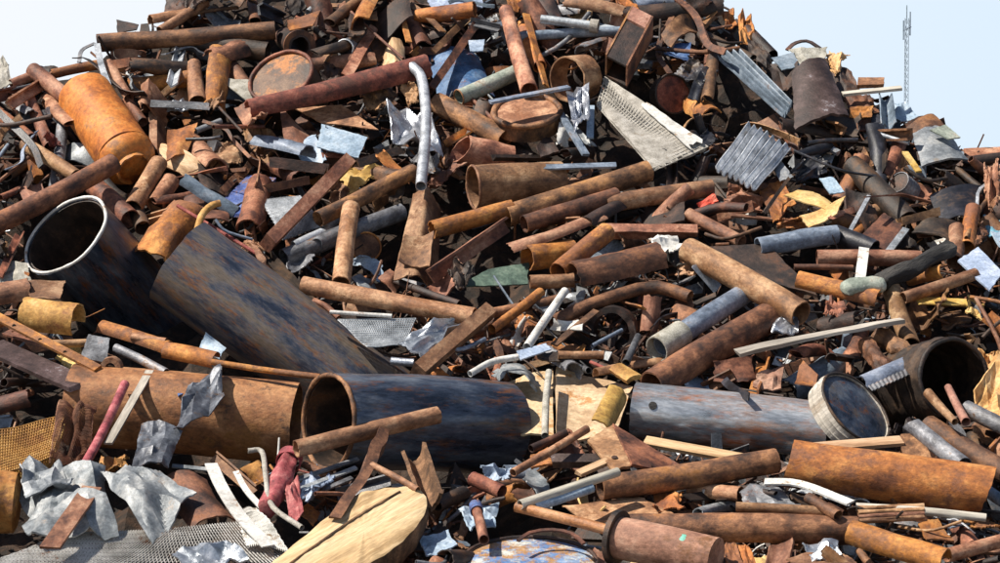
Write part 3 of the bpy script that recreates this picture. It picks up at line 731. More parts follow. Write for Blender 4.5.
pipe(SP, 'level tan tube right of the ochre half pipe', 'pipe', 'rust_tan', (52, 344, 90, 343), 4, lift=.32)
pipe(SP, 'short tan tube above the orange shell strip', 'pipe', 'rust_tan', (132, 337, 166, 342), 4, lift=.32)
pipe(SR, 'thin orange rod lying along the foot of the leaning blue pipe', 'rod', 'rust_orange', (212, 362, 320, 377), 3, lift=.55)
pipe(SP, 'faded red tube slanting down left of the crumpled grey sheet', 'pipe', 'red_paint', (125, 384, 79, 476), 4.5, lift=.5, ref='the faded red tube')
bar('flat_bar', 'grey brown flat bar slanting parallel to the faded red tube', 'bar', 'wood_grey', (150, 371, 108, 444), 8, 2, lift=.46)
sheet('crumpled_sheet', 'crumpled blue grey sheet hanging over the wide rust pipe', 'sheet metal', 'sheet_dark', [(190, 386), (219, 362), (226, 398), (172, 440)], lift=.55, crumple=.14, th=.006, nu=28, nv=28, ref='the crumpled blue grey sheet')
sheet('crumpled_sheet', 'curled blue grey tongue of sheet below the crumpled blue grey sheet', 'sheet metal', 'sheet_dark', [(140, 424), (182, 428), (168, 464), (131, 464)], lift=.55, crumple=.16, curl=-.15)
sheet(SPL, 'small blue flap left of the crumpled blue grey sheet', 'plate', 'blue_paint', [(176, 386), (191, 374), (196, 388), (178, 396)], lift=.4)
mesh_panel('wire_mesh', 'ochre woven mesh panel lying at the left edge', 'ochre', [(-6, 432), (64, 417), (52, 458), (-6, 480)], 26, 16, w=.008, th=.006, lift=.42, diamond=False, ref='the ochre mesh panel')
mesh_panel('wire_mesh', 'tangled brown wire mesh roll right of the ochre mesh panel', 'rust_tan', [(60, 412), (96, 402), (88, 466), (50, 470)], 18, 18, w=.006, th=.006, lift=.45, sag=.35, bump=.12)
sheet('board', 'ochre board under the ochre mesh panel', 'board', 'ochre', [(-6, 438), (66, 424), (54, 466), (-6, 486)], lift=.36, th=.02)
# --- middle
pipe(SP, 'stout rust pipe with an open round mouth right of galvanised pipe', 'pipe', 'rust_tan', (474, 187, 566, 179), 22, lift=.3, dd=(0, -.12), cut=(0, -.9), wall=.09, taper=.8, dent=.04, rim='rust_tan', rim_r=.07, ref='the open mouthed rust pipe')
pipe(SP, 'orange and dusty pipe just below the open mouthed rust pipe', 'pipe', 'rust_orange', (432, 230, 512, 208), 9, lift=.38, rag=.15)
sheet('bent_plate', 'tall bent brown plate standing below the bent galvanised pipe', 'plate', 'rust_tan', [(413, 190), (441, 187), (436, 276), (392, 280)], lift=.33, curl=-.06, fold=(.55, -.5), nu=12, ref='the tall bent brown plate')
sheet(SPL, 'lower tan flap on the tall bent brown plate', 'plate', 'rust_tan', [(404, 236), (434, 232), (430, 268), (398, 262)], lift=.42, curl=.1)
bar('steel_channel', 'brown channel with a sunlit upper edge right of the bent plate', 'channel', 'rust_tan', (432, 276, 508, 224), 15, 9, kind='angle', lift=.36, roll=-50, ref='the sunlit brown channel')
bar('square_beam', 'square wooden coloured beam slanting up right with a sunlit top', 'beam', 'rust_tan', (268, 243, 348, 161), 13, 15, lift=.42, roll=-32, wear=.02, ref='the square beam')
pipe(SP, 'long grey brown pipe slanting from the square beam to galvanised pipe', 'pipe', 'rust_brown', (318, 219, 414, 171), 8, lift=.36)
pipe(SP, 'upright grey brown pipe right of the square beam', 'pipe', 'rust_tan', (351, 208, 341, 284), 9, lift=.42, ref='the upright grey brown pipe')
mesh_panel('perforated_sheet', 'grey perforated sheet showing on both sides of the square beam', 'galvanised', [(262, 200), (300, 196), (322, 226), (284, 240)], 14, 12, w=.022, th=.008, lift=.26)
pipe(SP, 'dark grey pipe passing behind the upright grey brown pipe', 'pipe', 'steel_grey', (284, 258, 402, 212), 9, lift=.22)
pipe(SP, 'thin silver tube end below the square beam', 'pipe', 'galvanised', (294, 246, 322, 233), 5, lift=.3)
bar('steel_channel', 'dark brown channel lying level above the square beam', 'channel', 'rust_dark', (272, 162, 328, 169), 14, 10, kind='channel', lift=.3, roll=30)
bar('steel_channel', 'rust channel beside the perforated sheet', 'channel', 'rust_brown', (260, 190, 308, 180), 12, 8, kind='channel', lift=.27, roll=30)
drum('brake_drum', 'round orange brown drum in the shade below the dark grey pipe', 'drum', 'rust_orange', (366, 247), 15, 14, (.2, .1, .9), 'rust_brown', lift=.1)
sheet(SPL, 'dark green plate under the sunlit brown channel', 'plate', 'green_paint', [(454, 287), (488, 269), (530, 262), (528, 284)], lift=.2, ref='the dark green plate')
bar('flat_bar', 'long light blue grey flat bar right of the open mouthed pipe', 'bar', 'blue_grey', (517, 168, 616, 165), 8, 2, lift=.42, ref='the long blue grey bar')
pipe(SP, 'long dark pipe slanting up right with a sunlit upper end', 'pipe', 'rust_brown', (506, 216, 648, 171), 11, lift=.33, ref='the long dark slanting pipe')
pipe(SP, 'brown pipe alongside and below the long dark slanting pipe', 'pipe', 'rust_brown', (524, 224, 617, 196), 9, lift=.33)
pipe(SP, 'pipe with a pale right end below the rough grey panel', 'pipe', 'rust_tan', (606, 204, 712, 188), 9, lift=.3)
sheet('crumpled_sheet', 'bright red orange scrap at the end of a pale pipe', 'sheet metal', 'red_orange', [(697, 204), (714, 192), (718, 200), (706, 209)], lift=.3, crumple=.1)
pipe('half_pipe', 'leaf shaped brown curved strip above the tan pipe', 'shell', 'rust_tan', (510, 249, 552, 238, 602, 216), 8, lift=.38, arc=140, crush=(.6, .6), rag=.2)
bar('steel_channel', 'level grey brown channel in the middle of the heap', 'channel', 'rust_tan', (600, 231, 697, 232), 14, 9, kind='channel', lift=.34, roll=64, ref='the level grey brown channel')
pipe(SP, 'tan orange pipe with a square cut end leaning up right', 'pipe', 'rust_orange', (558, 272, 607, 232), 9.5, lift=.48, ref='the tan orange pipe')
pipe('drum_ring', 'short orange ring pipe left of the tan orange pipe', 'ring', 'rust_orange', (527, 258, 572, 252), 13, lift=.3, dd=(0, -.1), wall=.12)
pipe('half_pipe', 'large curved rust panel in the centre below the level channel', 'shell', 'rust_brown', (573, 280, 660, 261), 19, lift=.42, arc=190, roll=-15, rag=.12, dent=.1, ref='the large curved rust panel')
pipe(SP, 'short level brown pipe at the left end of the curved rust panel', 'pipe', 'rust_tan', (530, 282, 574, 280), 7, lift=.42)
sheet('crumpled_sheet', 'white crumpled plastic under the level grey brown channel', 'sheet metal', 'white_paint', [(648, 238), (676, 234), (684, 248), (660, 252)], lift=.4, crumple=.25)
sheet('plastic_bag', 'black crumpled plastic right of the white crumpled plastic', 'bag', 'charred', [(662, 232), (700, 232), (690, 264), (666, 262)], lift=.3, crumple=.25)
pipe(SP, 'tan pipe sloping down right behind the black plastic', 'pipe', 'rust_tan', (688, 214, 742, 242), 6.5, lift=.34)
sheet(SPL, 'dark brown plate with a sunlit top edge above the big rust pipe', 'plate', 'rust_dark', [(708, 246), (768, 243), (818, 296), (776, 284)], lift=.4, th=.02)
pipe(SP, 'big rust pipe sloping down right in the middle right', 'pipe', 'rust_tan', (688, 250, 801, 314), 13, lift=.46, rag=.08, ref='the big sloping rust pipe')
pipe(SP, 'stout brown pipe slanting up right behind the silver pipe', 'pipe', 'rust_brown', (652, 386, 772, 316), 15, lift=.3, taper=1.05, ref='the stout brown pipe')
pipe('coupled_pipe', 'blue grey pipe with a bell shaped grey coupling at its foot', 'pipe', 'blue_grey', (662, 346, 749, 291), 10.5, lift=.36, collar=[(-.06, .22, 1.25, 'plaster')], ref='the coupled blue grey pipe')
sheet('crumpled_sheet', 'small crumpled silver scrap right of the stout brown pipe', 'sheet metal', 'foil', [(769, 319), (796, 314), (798, 332), (774, 336)], lift=.34, crumple=.3)
pipe(SP, 'long rusty pipe running right from above the leaning blue pipe', 'pipe', 'rust_tan', (303, 285, 474, 317), 9, lift=.42, ref='the long rusty middle pipe')
bar('square_beam', 'brown square cut beam slanting up right above the level blue pipe', 'beam', 'rust_tan', (418, 372, 489, 311), 14, 13, lift=.46, roll=-20, wear=.05)
sheet('crumpled_sheet', 'shiny crushed silver duct left of the brown square cut beam', 'sheet metal', 'foil', [(396, 344), (452, 322), (466, 326), (420, 356)], lift=.4, crumple=.22, nu=24, nv=16, ref='the crushed silver duct')
pipe(SP, 'short bright silver tube beneath the crushed silver duct', 'pipe', 'foil', (391, 361, 414, 363), 4, lift=.38)
mesh_panel('perforated_sheet', 'fine grey grille beside the leaning blue pipe', 'galvanised', [(338, 320), (416, 320), (402, 345), (368, 347)], 30, 14, w=.009, th=.004, lift=.36, diamond=False)
pipe(SR, 'thin pale rod lying above the fine grey grille', 'rod', 'white_paint', (330, 312, 392, 316), 2, lift=.42)
pipe(SP, 'white painted tube slanting up right in the centre', 'pipe', 'white_paint', (527, 347, 565, 291), 4.2, lift=.5, ref='the white painted tube')
sheet(SPL, 'pale blue bent plate at the foot of the white painted tube', 'plate', 'pale_blue', [(516, 351), (546, 343), (552, 349), (520, 360)], lift=.5)
pipe('bent_pipe', 'curved white hose running left from the pale blue bent plate', 'pipe', 'white_paint', (518, 357, 492, 362, 470, 374), 3.2, lift=.48)
pipe('bent_pipe', 'curved brown pipe arching over a dark hollow in the centre', 'pipe', 'rust_brown', (553, 322, 598, 302, 652, 287, 690, 297), 6.5, lift=.32, ref='the arching brown pipe')
pipe('tyre_ring', 'dark round ring standing in the hollow under the arching pipe', 'ring', 'rust_dark', (611, 332, 615, 330), 25, lift=.12, dd=(0, -.05), wall=.25, rings=3)
pipe(SR, 'thin blue grey rod crossing the dark ring in the hollow', 'rod', 'blue_grey', (592, 346, 622, 330), 2, lift=.24)
def tool():
    W = wpath([(626, 363), (638, 336)], .42, (0, 0))
    k = mpp(350)
    ax = W[1] - W[0]
    ps = [('handle', *tube(W, 4 * k, n=14, rings=5, taper=.8, seed=3), 'steel_grey', 40),
          ('base', *patch(corners([(608, 368), (622, 362), (642, 374), (626, 380)], .43), 8, 8, .03, curl=-.1, seed=5)[:2], 'ochre', 40)]
    put('pump_fitting', 'grey handled fitting with a yellow foot behind the silver pipe', 'fitting', frame(W[0], ax, N0), ps)
    foot((620, 370), (636, 340), 8)
tool()
pipe(SP, 'level tan pipe piece under the dark ring in the hollow', 'pipe', 'rust_tan', (558, 355, 604, 355), 4, lift=.35)
pipe(SP, 'orange tan pipe leaning up right beneath the short level brown pipe', 'pipe', 'rust_orange', (492, 329, 541, 292), 5, lift=.38)
pipe(SP, 'brown pipe crossing below the orange tan leaning pipe', 'pipe', 'rust_brown', (486, 314, 560, 299), 5, lift=.32)
bar('flat_bar', 'rust strip slanting up to the arching brown pipe', 'bar', 'rust_brown', (554, 345, 596, 311), 7, 2, lift=.34)
sheet('board', 'left half of a pale torn board with orange stains', 'board', 'board_pale', [(506, 381), (553, 368), (554, 438), (516, 434)], lift=.06, th=.012, sag=.08, rag=.015, ref='the pale torn board')
sheet('board', 'right half of a pale torn board behind the silver pipe', 'board', 'board_pale', [(556, 367), (634, 384), (616, 432), (556, 444)], lift=.14, th=.012, sag=.08, rag=.015)
pipe('bent_pipe', 'grey cable hose standing in the split of the pale board', 'pipe', 'plaster', (549, 372, 546, 400, 545, 436), 3.5, lift=.38)
pipe('half_pipe', 'yellow rusty scoop at the left mouth of the silver pipe', 'shell', 'ochre', (596, 432, 613, 398), 14, lift=.42, arc=180, roll=70, rag=.2, ref='the yellow rusty scoop')
bar('plank', 'pale ochre board lying along the foot of the silver pipe', 'plank', 'wood_pale', (644, 441, 742, 459), 13, 4, lift=.36)
# --- right middle
sheet('corrugated_sheet', 'light blue grey corrugated square on the right slope', 'corrugated sheet', 'galvanised', [(747, 124), (791, 144), (755, 189), (714, 166)], lift=.42, corr=(7, .018), nu=64, nv=8, rag=.02, sag=.06, ref='the corrugated square')
sheet('cardboard', 'upper folded piece of ochre cardboard on the right slope', 'cardboard', 'cardboard', [(782, 196), (814, 184), (836, 197), (826, 209)], lift=.42, fold=(.5, -.5), sag=.1, ref='the ochre cardboard')
sheet('cardboard', 'lower torn piece of ochre cardboard on the right slope', 'cardboard', 'cardboard', [(799, 216), (845, 204), (836, 222), (808, 228)], lift=.38, fold=(.35, .4), sag=.1)
sheet(SPL, 'orange brown plate left of the ochre cardboard', 'plate', 'rust_orange', [(757, 186), (784, 180), (796, 204), (774, 220)], lift=.25, crumple=.12)
sheet(SPL, 'light blue chip with a pink corner above the ochre cardboard', 'plate', 'pale_blue', [(819, 178), (833, 176), (845, 192), (830, 194)], lift=.34)
sheet(SPL, 'pale grey flap just below the corrugated square', 'plate', 'pale_sheet', [(772, 166), (781, 160), (794, 177), (780, 181)], lift=.3)
bar('flat_bar', 'bright white bar standing right of the ochre cardboard', 'bar', 'galvanised', (850, 231, 869, 196), 4, 2, lift=.42)
bar('flat_bar', 'second bright white bar below a small brown channel', 'bar', 'galvanised', (889, 251, 906, 229), 7, 2, lift=.42)
pipe(SP, 'stout blue grey pipe lying level on the right slope', 'pipe', 'blue_grey', (758, 247, 836, 234), 9.5, lift=.42, dent=.1, ref='the level blue grey pipe')
pipe(SP, 'dark pipe continuing right from the level blue grey pipe', 'pipe', 'steel_black', (834, 234, 874, 250), 10, lift=.35)
sheet(SPL, 'square rust plate right of the bright white bar', 'plate', 'rust_brown', [(860, 236), (884, 212), (906, 225), (887, 252)], lift=.33)
bar('steel_channel', 'small brown channel slanting up right on the right slope', 'channel', 'rust_tan', (900, 222, 938, 212), 11, 8, kind='channel', lift=.36, roll=40)
pipe(SP, 'dark pipe sloping down right below the big peeling panel', 'pipe', 'rust_dark', (853, 166, 908, 222), 12, lift=.22)
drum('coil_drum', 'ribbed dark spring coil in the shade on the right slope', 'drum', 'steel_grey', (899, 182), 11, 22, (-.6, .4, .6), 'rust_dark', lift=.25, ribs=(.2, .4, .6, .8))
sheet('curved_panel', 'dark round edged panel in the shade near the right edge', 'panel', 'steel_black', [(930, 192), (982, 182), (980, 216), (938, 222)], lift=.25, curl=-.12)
bar('flat_bar', 'small ochre bar left of the grey white hood', 'bar', 'ochre', (905, 152, 919, 172), 6, 2, lift=.3)
pipe(SP, 'upright orange brown pipe stub near the right edge', 'pipe', 'rust_orange', (973, 209, 967, 247), 7.5, lift=.35)
pipe(SP, 'upright tan pipe stub left of the pale blue sign', 'pipe', 'rust_tan', (957, 229, 955, 262), 8, lift=.35)
sheet('sign_panel', 'pale blue white sign panel lying tilted at the right edge', 'sign', 'pale_blue', [(957, 260), (978, 246), (1003, 272), (990, 291)], lift=.46, th=.012, ref='the pale blue sign')
sheet(SPL, 'teal blue sheet at the right edge above the pale blue sign', 'plate', 'teal', [(982, 217), (1006, 210), (1006, 236), (988, 236)], lift=.2, crumple=.15)
pipe(SP, 'level orange tan pipe above the bright orange half pipe', 'pipe', 'rust_tan', (817, 258, 921, 259), 8, lift=.4, ref='the level orange tan pipe')
pipe(SR, 'thin dark rod below the level orange tan pipe', 'rod', 'rust_brown', (794, 267, 853, 268), 3, lift=.5)
pipe('half_pipe', 'bright orange half pipe lying level in the middle right', 'shell', 'rust_orange', (798, 281, 878, 300), 10, lift=.42, arc=200, rag=.08, ref='the bright orange half pipe')
def peg():
    W = wpath([(859, 288), (864, 249)], .55, (0, 0)); k = mpp(268)
    ps = [('post', *sweep(W, PROF['flat'](10 * k, 4 * k, .1), 6, 0, 0, 3), 'white_paint', 25),
          ('base', *tube(wpath([(846, 288), (880, 284)], .52, (0, 0)), 9 * k, n=18, rings=7, closed=(.6, .6), dent=.2, rag=0, crush=(.3, .3), seed=8), 'green_pale', 40)]
    put('valve_post', 'dirty white post on a lumpy grey green base', 'post', frame(W[0], W[1] - W[0], N0), ps)
    foot((862, 286), (864, 250), 8, 'the dirty white post')
peg()
pipe('charred_log', 'rough black charred log slanting up right', 'log', 'charred', (882, 283, 951, 248), 9, lift=.5, closed=(.4, .4), dent=.3, rag=0, taper=.8, rings=24, ref='the black charred log')
pipe(SP, 'tan brown pipe slanting up right below the charred log', 'pipe', 'rust_tan', (903, 298, 976, 274), 6, lift=.44)
pipe(SP, 'upright tan pipe leaning on the pale grey plank', 'pipe', 'rust_tan', (891, 288, 911, 346), 9, lift=.36, ref='the upright tan pipe on plank')
bar('plank', 'long pale grey plank slanting up right over dark scrap', 'plank', 'wood_grey', (738, 353, 820, 335, 902, 321), 15, 3.5, lift=.55, roll=16, twist=14, wear=.12, rings=14, ref='the pale grey plank')
sheet('bent_plate', 'ochre orange channel plate right of the upright tan pipe', 'plate', 'ochre', [(914, 296), (968, 299), (966, 313), (920, 311)], lift=.38, fold=(.5, .5, 1))
pipe('wire_rope', 'rough rusty wire rope bundle under the pale grey plank', 'wire rope', 'rust_brown', (867, 345, 886, 370), 9, lift=.36, closed=(.5, .5), dent=.35, rings=30, n=24)
pipe('wire_rope', 'second rusty wire rope bundle leaning beside the dark open drum', 'wire rope', 'rust_brown', (879, 336, 913, 357), 9, lift=.36, closed=(.5, .5), dent=.35, rings=30, n=24)
pipe('open_drum', 'battered dark open drum with a worn grey brown rim near right edge', 'drum', 'rust_dark', (954, 379, 890, 392), 40, lift=.42, dd=(0, -.75), wall=.05, rim='rust_dark', rim_r=.06, dent=.09, rag=.03, ref='the dark open drum', r_of=lambda t: 1 + .035 * sum(math.exp(-((t - q) / .03) ** 2) for q in (.15, .3, .45, .6)), rings=44)
sheet('ribbed_strip', 'blue grey ribbed strip running left from the dark open drum', 'strip', 'blue_grey', [(858, 374), (912, 351), (916, 364), (868, 386)], lift=.46, corr=(0, 0), curl_v=-.1, ref='the ribbed blue grey strip',
      extra=lambda C, n: [('ribbing', *patch([C[3] - n * .0, C[2] - n * .0, C[2] + (C[2] - C[1]) * .5, C[3] + (C[3] - C[0]) * .4], 90, 3, .006, corr=(12, .003), rag=0, seed=3)[:2], 'steel_grey', 40)])
drum('steel_drum', 'tilted drum with a blue grey lid at the end of the silver pipe', 'drum', 'wood_grey', (856, 408), 42, 20, (.5, .55, .5), 'steel_blue', lift=.46, ref='the blue grey drum lid', ribs=(.3, .7), lip=.035, rimmat='rust_dark')
sheet(SPL, 'rough pale ochre plate at the right edge beside the open drum', 'plate', 'cardboard', [(974, 398), (1006, 346), (1006, 420), (980, 418)], lift=.5, crumple=.12)
sheet('crumpled_sheet', 'curled orange shard under the pale grey plank', 'sheet metal', 'rust_orange', [(794, 386), (800, 360), (818, 378), (814, 388)], lift=.36, curl=.2)
sheet(SPL, 'pinkish torn shards behind the silver pipe', 'shard', 'rust_pink', [(753, 386), (758, 374), (784, 362), (782, 388)], lift=.36, crumple=.15)
pipe(SR, 'rust spike leaning left inside the dark open drum', 'rod', 'rust_tan', (928, 393, 955, 422), 5, lift=.68, taper=.7)
pipe(SR, 'thin pink brown spike right of the rust spike', 'rod', 'rust_pink', (948, 387, 966, 422), 3.5, lift=.66, taper=1.3)
pipe(SP, 'dark grey tube end at the right edge below the ochre plate', 'pipe', 'steel_grey', (966, 408, 1006, 428), 8, lift=.5)
# --- foreground left
pipe('orange_drum', 'orange brown drum end at the left edge', 'drum', 'rust_orange', (-26, 500, 16, 503), 30, lift=.3, dd=(0, -.05), closed=(False, .15), dent=.05, rag=0, ref='the orange drum end')
sheet('crumpled_sheet', 'grey upper flap of crumpled sheet beside the orange drum', 'sheet metal', 'pale_sheet', [(18, 464), (64, 462), (72, 490), (22, 494)], lift=.54, crumple=.25)
sheet('crumpled_sheet', 'large grey white crumpled sheet torn open at lower left', 'sheet metal', 'pale_sheet', [(22, 480), (108, 468), (116, 532), (30, 540)], lift=.46, crumple=.24, nu=34, nv=30, ref='the crumpled grey white sheet')
sheet('crumpled_sheet', 'bluish pointed wing of crumpled sheet aiming right', 'sheet metal', 'pale_sheet', [(98, 476), (140, 472), (198, 494), (150, 534)], lift=.5, crumple=.2, nu=24, nv=20)
bar('flat_bar', 'wide brown bar standing through the crumpled grey white sheet', 'bar', 'rust_tan', (50, 548, 92, 488), 19, 3, lift=.66, wear=.05)
mesh_panel('grating', 'large pale diamond mesh grating lying along the lower left', 'white_paint', [(66, 531), (264, 522), (298, 574), (-16, 568)], 38, 9, w=.0065, th=.006, lift=.38, ref='the pale grating', sag=.05)
sheet('crumpled_sheet', 'bright crushed silver duct on the pale grating', 'sheet metal', 'foil', [(168, 552), (212, 542), (248, 556), (210, 574)], lift=.48, crumple=.22)
bar('bent_strip', 'white painted strip bent down to the right', 'strip', 'white_paint', (211, 464, 222, 488, 240, 516, 268, 546), 13, 1.6, lift=.48, roll=12, ref='the bent white strip')
bar('bent_strip', 'thinner white arm beside the bent white strip', 'strip', 'white_paint', (236, 472, 246, 490, 262, 508), 6, 1.4, lift=.46)
sheet(SPL, 'dark rust plate behind the bluish pointed sheet', 'plate', 'rust_brown', [(152, 476), (206, 474), (236, 520), (190, 524)], lift=.36, sag=.1, curl=-.15)
bar('flat_bar', 'thin pale strip above the dark rust plate', 'bar', 'pale_sheet', (172, 466, 212, 470), 5, 1.5, lift=.35)
mesh_panel('grating', 'torn white mesh corner between the white strip and the plank', 'white_paint', [(236, 512), (256, 506), (290, 552), (248, 548)], 10, 10, w=.012, th=.008, lift=.42, sag=.2)
# --- foreground centre
def slab():
    pts = [(256, 582), (272, 563), (300, 540), (330, 515), (356, 495), (382, 489), (408, 487), (422, 492), (427, 503), (423, 517), (410, 534), (392, 550), (366, 566), (340, 580)]
    o = pt(340, 535, .62)
    n = V((.05, -.42, .9)).normalized()
    def onp(x, y):
        d = (pt(x, y) - CAM).normalized()
        return CAM + d * ((o - CAM).dot(n) / d.dot(n))
    P = smooth_path([onp(*q) for q in pts] + [onp(*pts[0])], 64)[:-1]
    P = [p + n * .004 * math.sin(i * 1.7) for i, p in enumerate(P)]
    c = sum(P, V((0, 0, 0))) / len(P)
    k = len(P)
    vs, fs = [], []
    for q, h in ((1, 0), (.94, .006), (.6, .010), (.25, .008)):
        vs += [c + (p - c) * q + n * h for p in P]
    for r_ in range(3):
        for i in range(k): fs.append((r_ * k + i, r_ * k + (i + 1) % k, (r_ + 1) * k + (i + 1) % k, (r_ + 1) * k + i))
    vs.append(c + n * .008); fs += [(3 * k + i, 3 * k + (i + 1) % k, 4 * k) for i in range(k)]
    bv, bf = [], []
    for q, h in ((1.0, -.002), (1.025, -.02), (1.03, -.07), (1.0, -.12), (.8, -.125)):
        bv += [c + (p - c) * q * (1 + .02 * nz3((i * .3, h * 30, 1), 1)) + n * h for i, p in enumerate(P)]
    for r_ in range(4):
        for i in range(k): bf.append((r_ * k + i, (r_ + 1) * k + i, (r_ + 1) * k + (i + 1) % k, r_ * k + (i + 1) % k))
    bf.append(tuple(4 * k + i for i in range(k))[::-1])
    split = [onp(x, y) + n * .012 for x, y in ((290, 566), (325, 541), (360, 517), (400, 494))]
    ps = [('slab', vs, fs, 'wood_pale', 40), ('bark_edge', bv, bf, 'wood_bark', 50), ('crack', *tube(split, .006, n=6, rings=16, closed=(True, True), dent=.3, rag=0), 'wood_bark', 50)]
    foot((300, 560), (400, 508), 24, 'the pale wooden slab')
    put('wooden_slab', 'pale split wooden slab with a dark rounded bark edge', 'plank', frame(c, P[30] - P[0], n), ps)
slab()
bar('bent_strip', 'torn brown strip bent down over the wooden slab', 'strip', 'rust_brown', (386, 424, 378, 446, 362, 476, 335, 518), 11, 2.5, lift=.72, roll=30, twist=-30, wear=.3, rings=18, ref='the torn brown strip')
pipe(SP, 'brown pipe sticking out of the mouth of the level blue pipe', 'pipe', 'rust_tan', (296, 449, 438, 415), 8.5, lift=.68, rag=.1, ref='the pipe in the blue mouth')
pipe(SR, 'thin tan rod touching the tip of the wooden slab', 'rod', 'rust_tan', (372, 465, 418, 490), 3.2, lift=.7)
sheet('bark_piece', 'dark ragged upright stump of metal right of the wooden slab', 'shard', 'wood_bark', [(404, 456), (423, 449), (440, 500), (422, 506)], lift=.5, curl=.25, rag=.06, th=.02)
pipe('cast_fitting', 'dark red cast iron fitting with a forked foot', 'fitting', 'red_paint', (291, 456, 280, 482, 268, 508), 10, lift=.48, closed=(.2, .2), dent=.25, rings=18, collar=[(.02, .14, 1.25, 'red_paint')], ref='the red cast fitting')
sheet(SPL, 'dark red flap at the foot of the red cast fitting', 'plate', 'red_paint', [(284, 482), (298, 480), (304, 512), (290, 522)], lift=.5, crumple=.12)
pipe('bent_pipe', 'thin white bent tube beside the red cast fitting', 'pipe', 'plaster', (248, 451, 262, 452, 266, 478, 272, 506, 302, 528), 2.6, lift=.55, rings=18)
bar('flat_bar', 'upper grey slat below the brown pipe in the blue mouth', 'bar', 'steel_grey', (296, 480, 358, 459), 5, 2, lift=.4)
bar('flat_bar', 'middle grey slat below the brown pipe in the blue mouth', 'bar', 'galvanised', (298, 490, 356, 468), 5, 2, lift=.4)
bar('flat_bar', 'lower grey slat below the brown pipe in the blue mouth', 'bar', 'steel_grey', (300, 500, 352, 478), 5, 2, lift=.4)
pipe('bottle_tube', 'brown tube with a bright blue ring cap in the foreground', 'pipe', 'rust_tan', (476, 508, 484, 540), 5, lift=.5, collar=[(-.08, .12, 1.3, 'blue_paint')])
pipe(SP, 'dark red tube end left of the copper coloured pipe', 'pipe', 'rust_red', (473, 479, 502, 492), 7, lift=.45, rim='red_paint')
sheet('crumpled_sheet', 'white and blue sheet scrap behind the blue ring cap', 'sheet metal', 'pale_blue', [(458, 508), (498, 504), (496, 526), (466, 530)], lift=.36, crumple=.2)
sheet('crumpled_sheet', 'light blue sheet scrap on the rubble right of wooden slab', 'sheet metal', 'pale_blue', [(418, 538), (450, 530), (456, 546), (426, 556)], lift=.36, crumple=.15)
pipe('flanged_cylinder', 'pinkish brown cylinder with a dark round flange on its left end', 'cylinder', 'rust_pink', (614, 537, 716, 559), 20.5, lift=.52, dd=(0, .04), closed=(False, True), spot=(.72, .22, 'mint'), flange=(.03, 1.3, .13, 'rust_dark'), dent=.015, rag=.01, ref='the pinkish flanged cylinder')
drum('blue_drum', 'blue drum top with rust and white patches at bottom edge', 'drum', 'rust_dark', (530, 562), 67, 14, (0, .95, .26), 'blue_lid', lift=.32, ref='the blue drum lid', lip=.03, inset=.02)
pipe(SP, 'copper coloured straight pipe running to the dark toothed flange', 'pipe', 'copper', (516, 507, 608, 530), 5.2, lift=.58, ref='the copper coloured pipe')
pipe(SP, 'tan grey tube slanting up right above the light blue tube', 'pipe', 'wood_grey', (520, 505, 618, 472), 4.6, lift=.64)
pipe(SP, 'light blue tube slanting up right under the tan grey tube', 'pipe', 'pale_blue', (534, 507, 592, 488), 4.8, lift=.58)
pipe(SP, 'stout dark brown pipe slanting up right in the foreground', 'pipe', 'rust_brown', (600, 488, 776, 461), 12.5, lift=.42, ref='the stout dark foreground pipe')
def bracket():
    C = corners([(587, 440), (612, 424), (632, 466), (612, 470)], .52)
    A, B, Cc, D = C
    k = mpp(450)
    tip = pt(682, 466, .35)
    n = (B - A).cross(D - A).normalized()
    if n.dot(CAM - A) < 0: n = -n
    hole = (A + B + Cc + D) / 4 + n * .004 + (Cc - B) * .2
    ps = [('face_plate', *patch([A, B, Cc, D], 8, 8, .015, rag=.03, seed=4)[:2], 'rust_tan', 30),
          ('web', *patch([B + n * .01, tip, tip - UP * .05, Cc + n * .01], 10, 6, .015, rag=.02, seed=6)[:2], 'rust_brown', 30),
          ('bolt_hole', *tube([hole, hole + n * .003], 3 * k, n=14, rings=2, closed=(True, True), dent=0, rag=0, nrm=RT), 'dirt', 30)]
    put('angle_bracket', 'tan folded bracket with a bolt hole below the yellow scoop', 'bracket', frame(A, tip - A, n), ps)
    foot((600, 446), (660, 464), 14, 'the tan folded bracket')
bracket()
pipe(SR, 'long thin rust rod slanting up to the pale board', 'rod', 'rust_tan', (513, 473, 587, 429), 4, lift=.56)
pipe(SR, 'short rust rod parallel above the long thin rust rod', 'rod', 'rust_brown', (531, 449, 566, 433), 4, lift=.44)
bar('flat_bar', 'dark purple brown block below the pale board', 'bar', 'peel', (552, 461, 604, 461), 13, 8, lift=.36)
bar('plank', 'short tan board left of the tan folded bracket', 'plank', 'wood_pale', (578, 474, 608, 461), 8, 4, lift=.5)
bar('bent_strip', 'thin rust hoop arching above the blue drum lid', 'strip', 'rust_brown', (518, 541, 530, 533, 552, 530, 572, 534, 584, 544), 3.5, 2, lift=.52)
pipe(SP, 'long dark level pipe behind the pinkish flanged cylinder', 'pipe', 'rust_brown', (628, 529, 857, 531), 14.5, lift=.36, ref='the long dark level pipe')
sheet(SPL, 'mottled orange plate above the copper coloured pipe', 'plate', 'rust_tan', [(560, 508), (640, 496), (676, 514), (590, 524)], lift=.28, sag=.1)
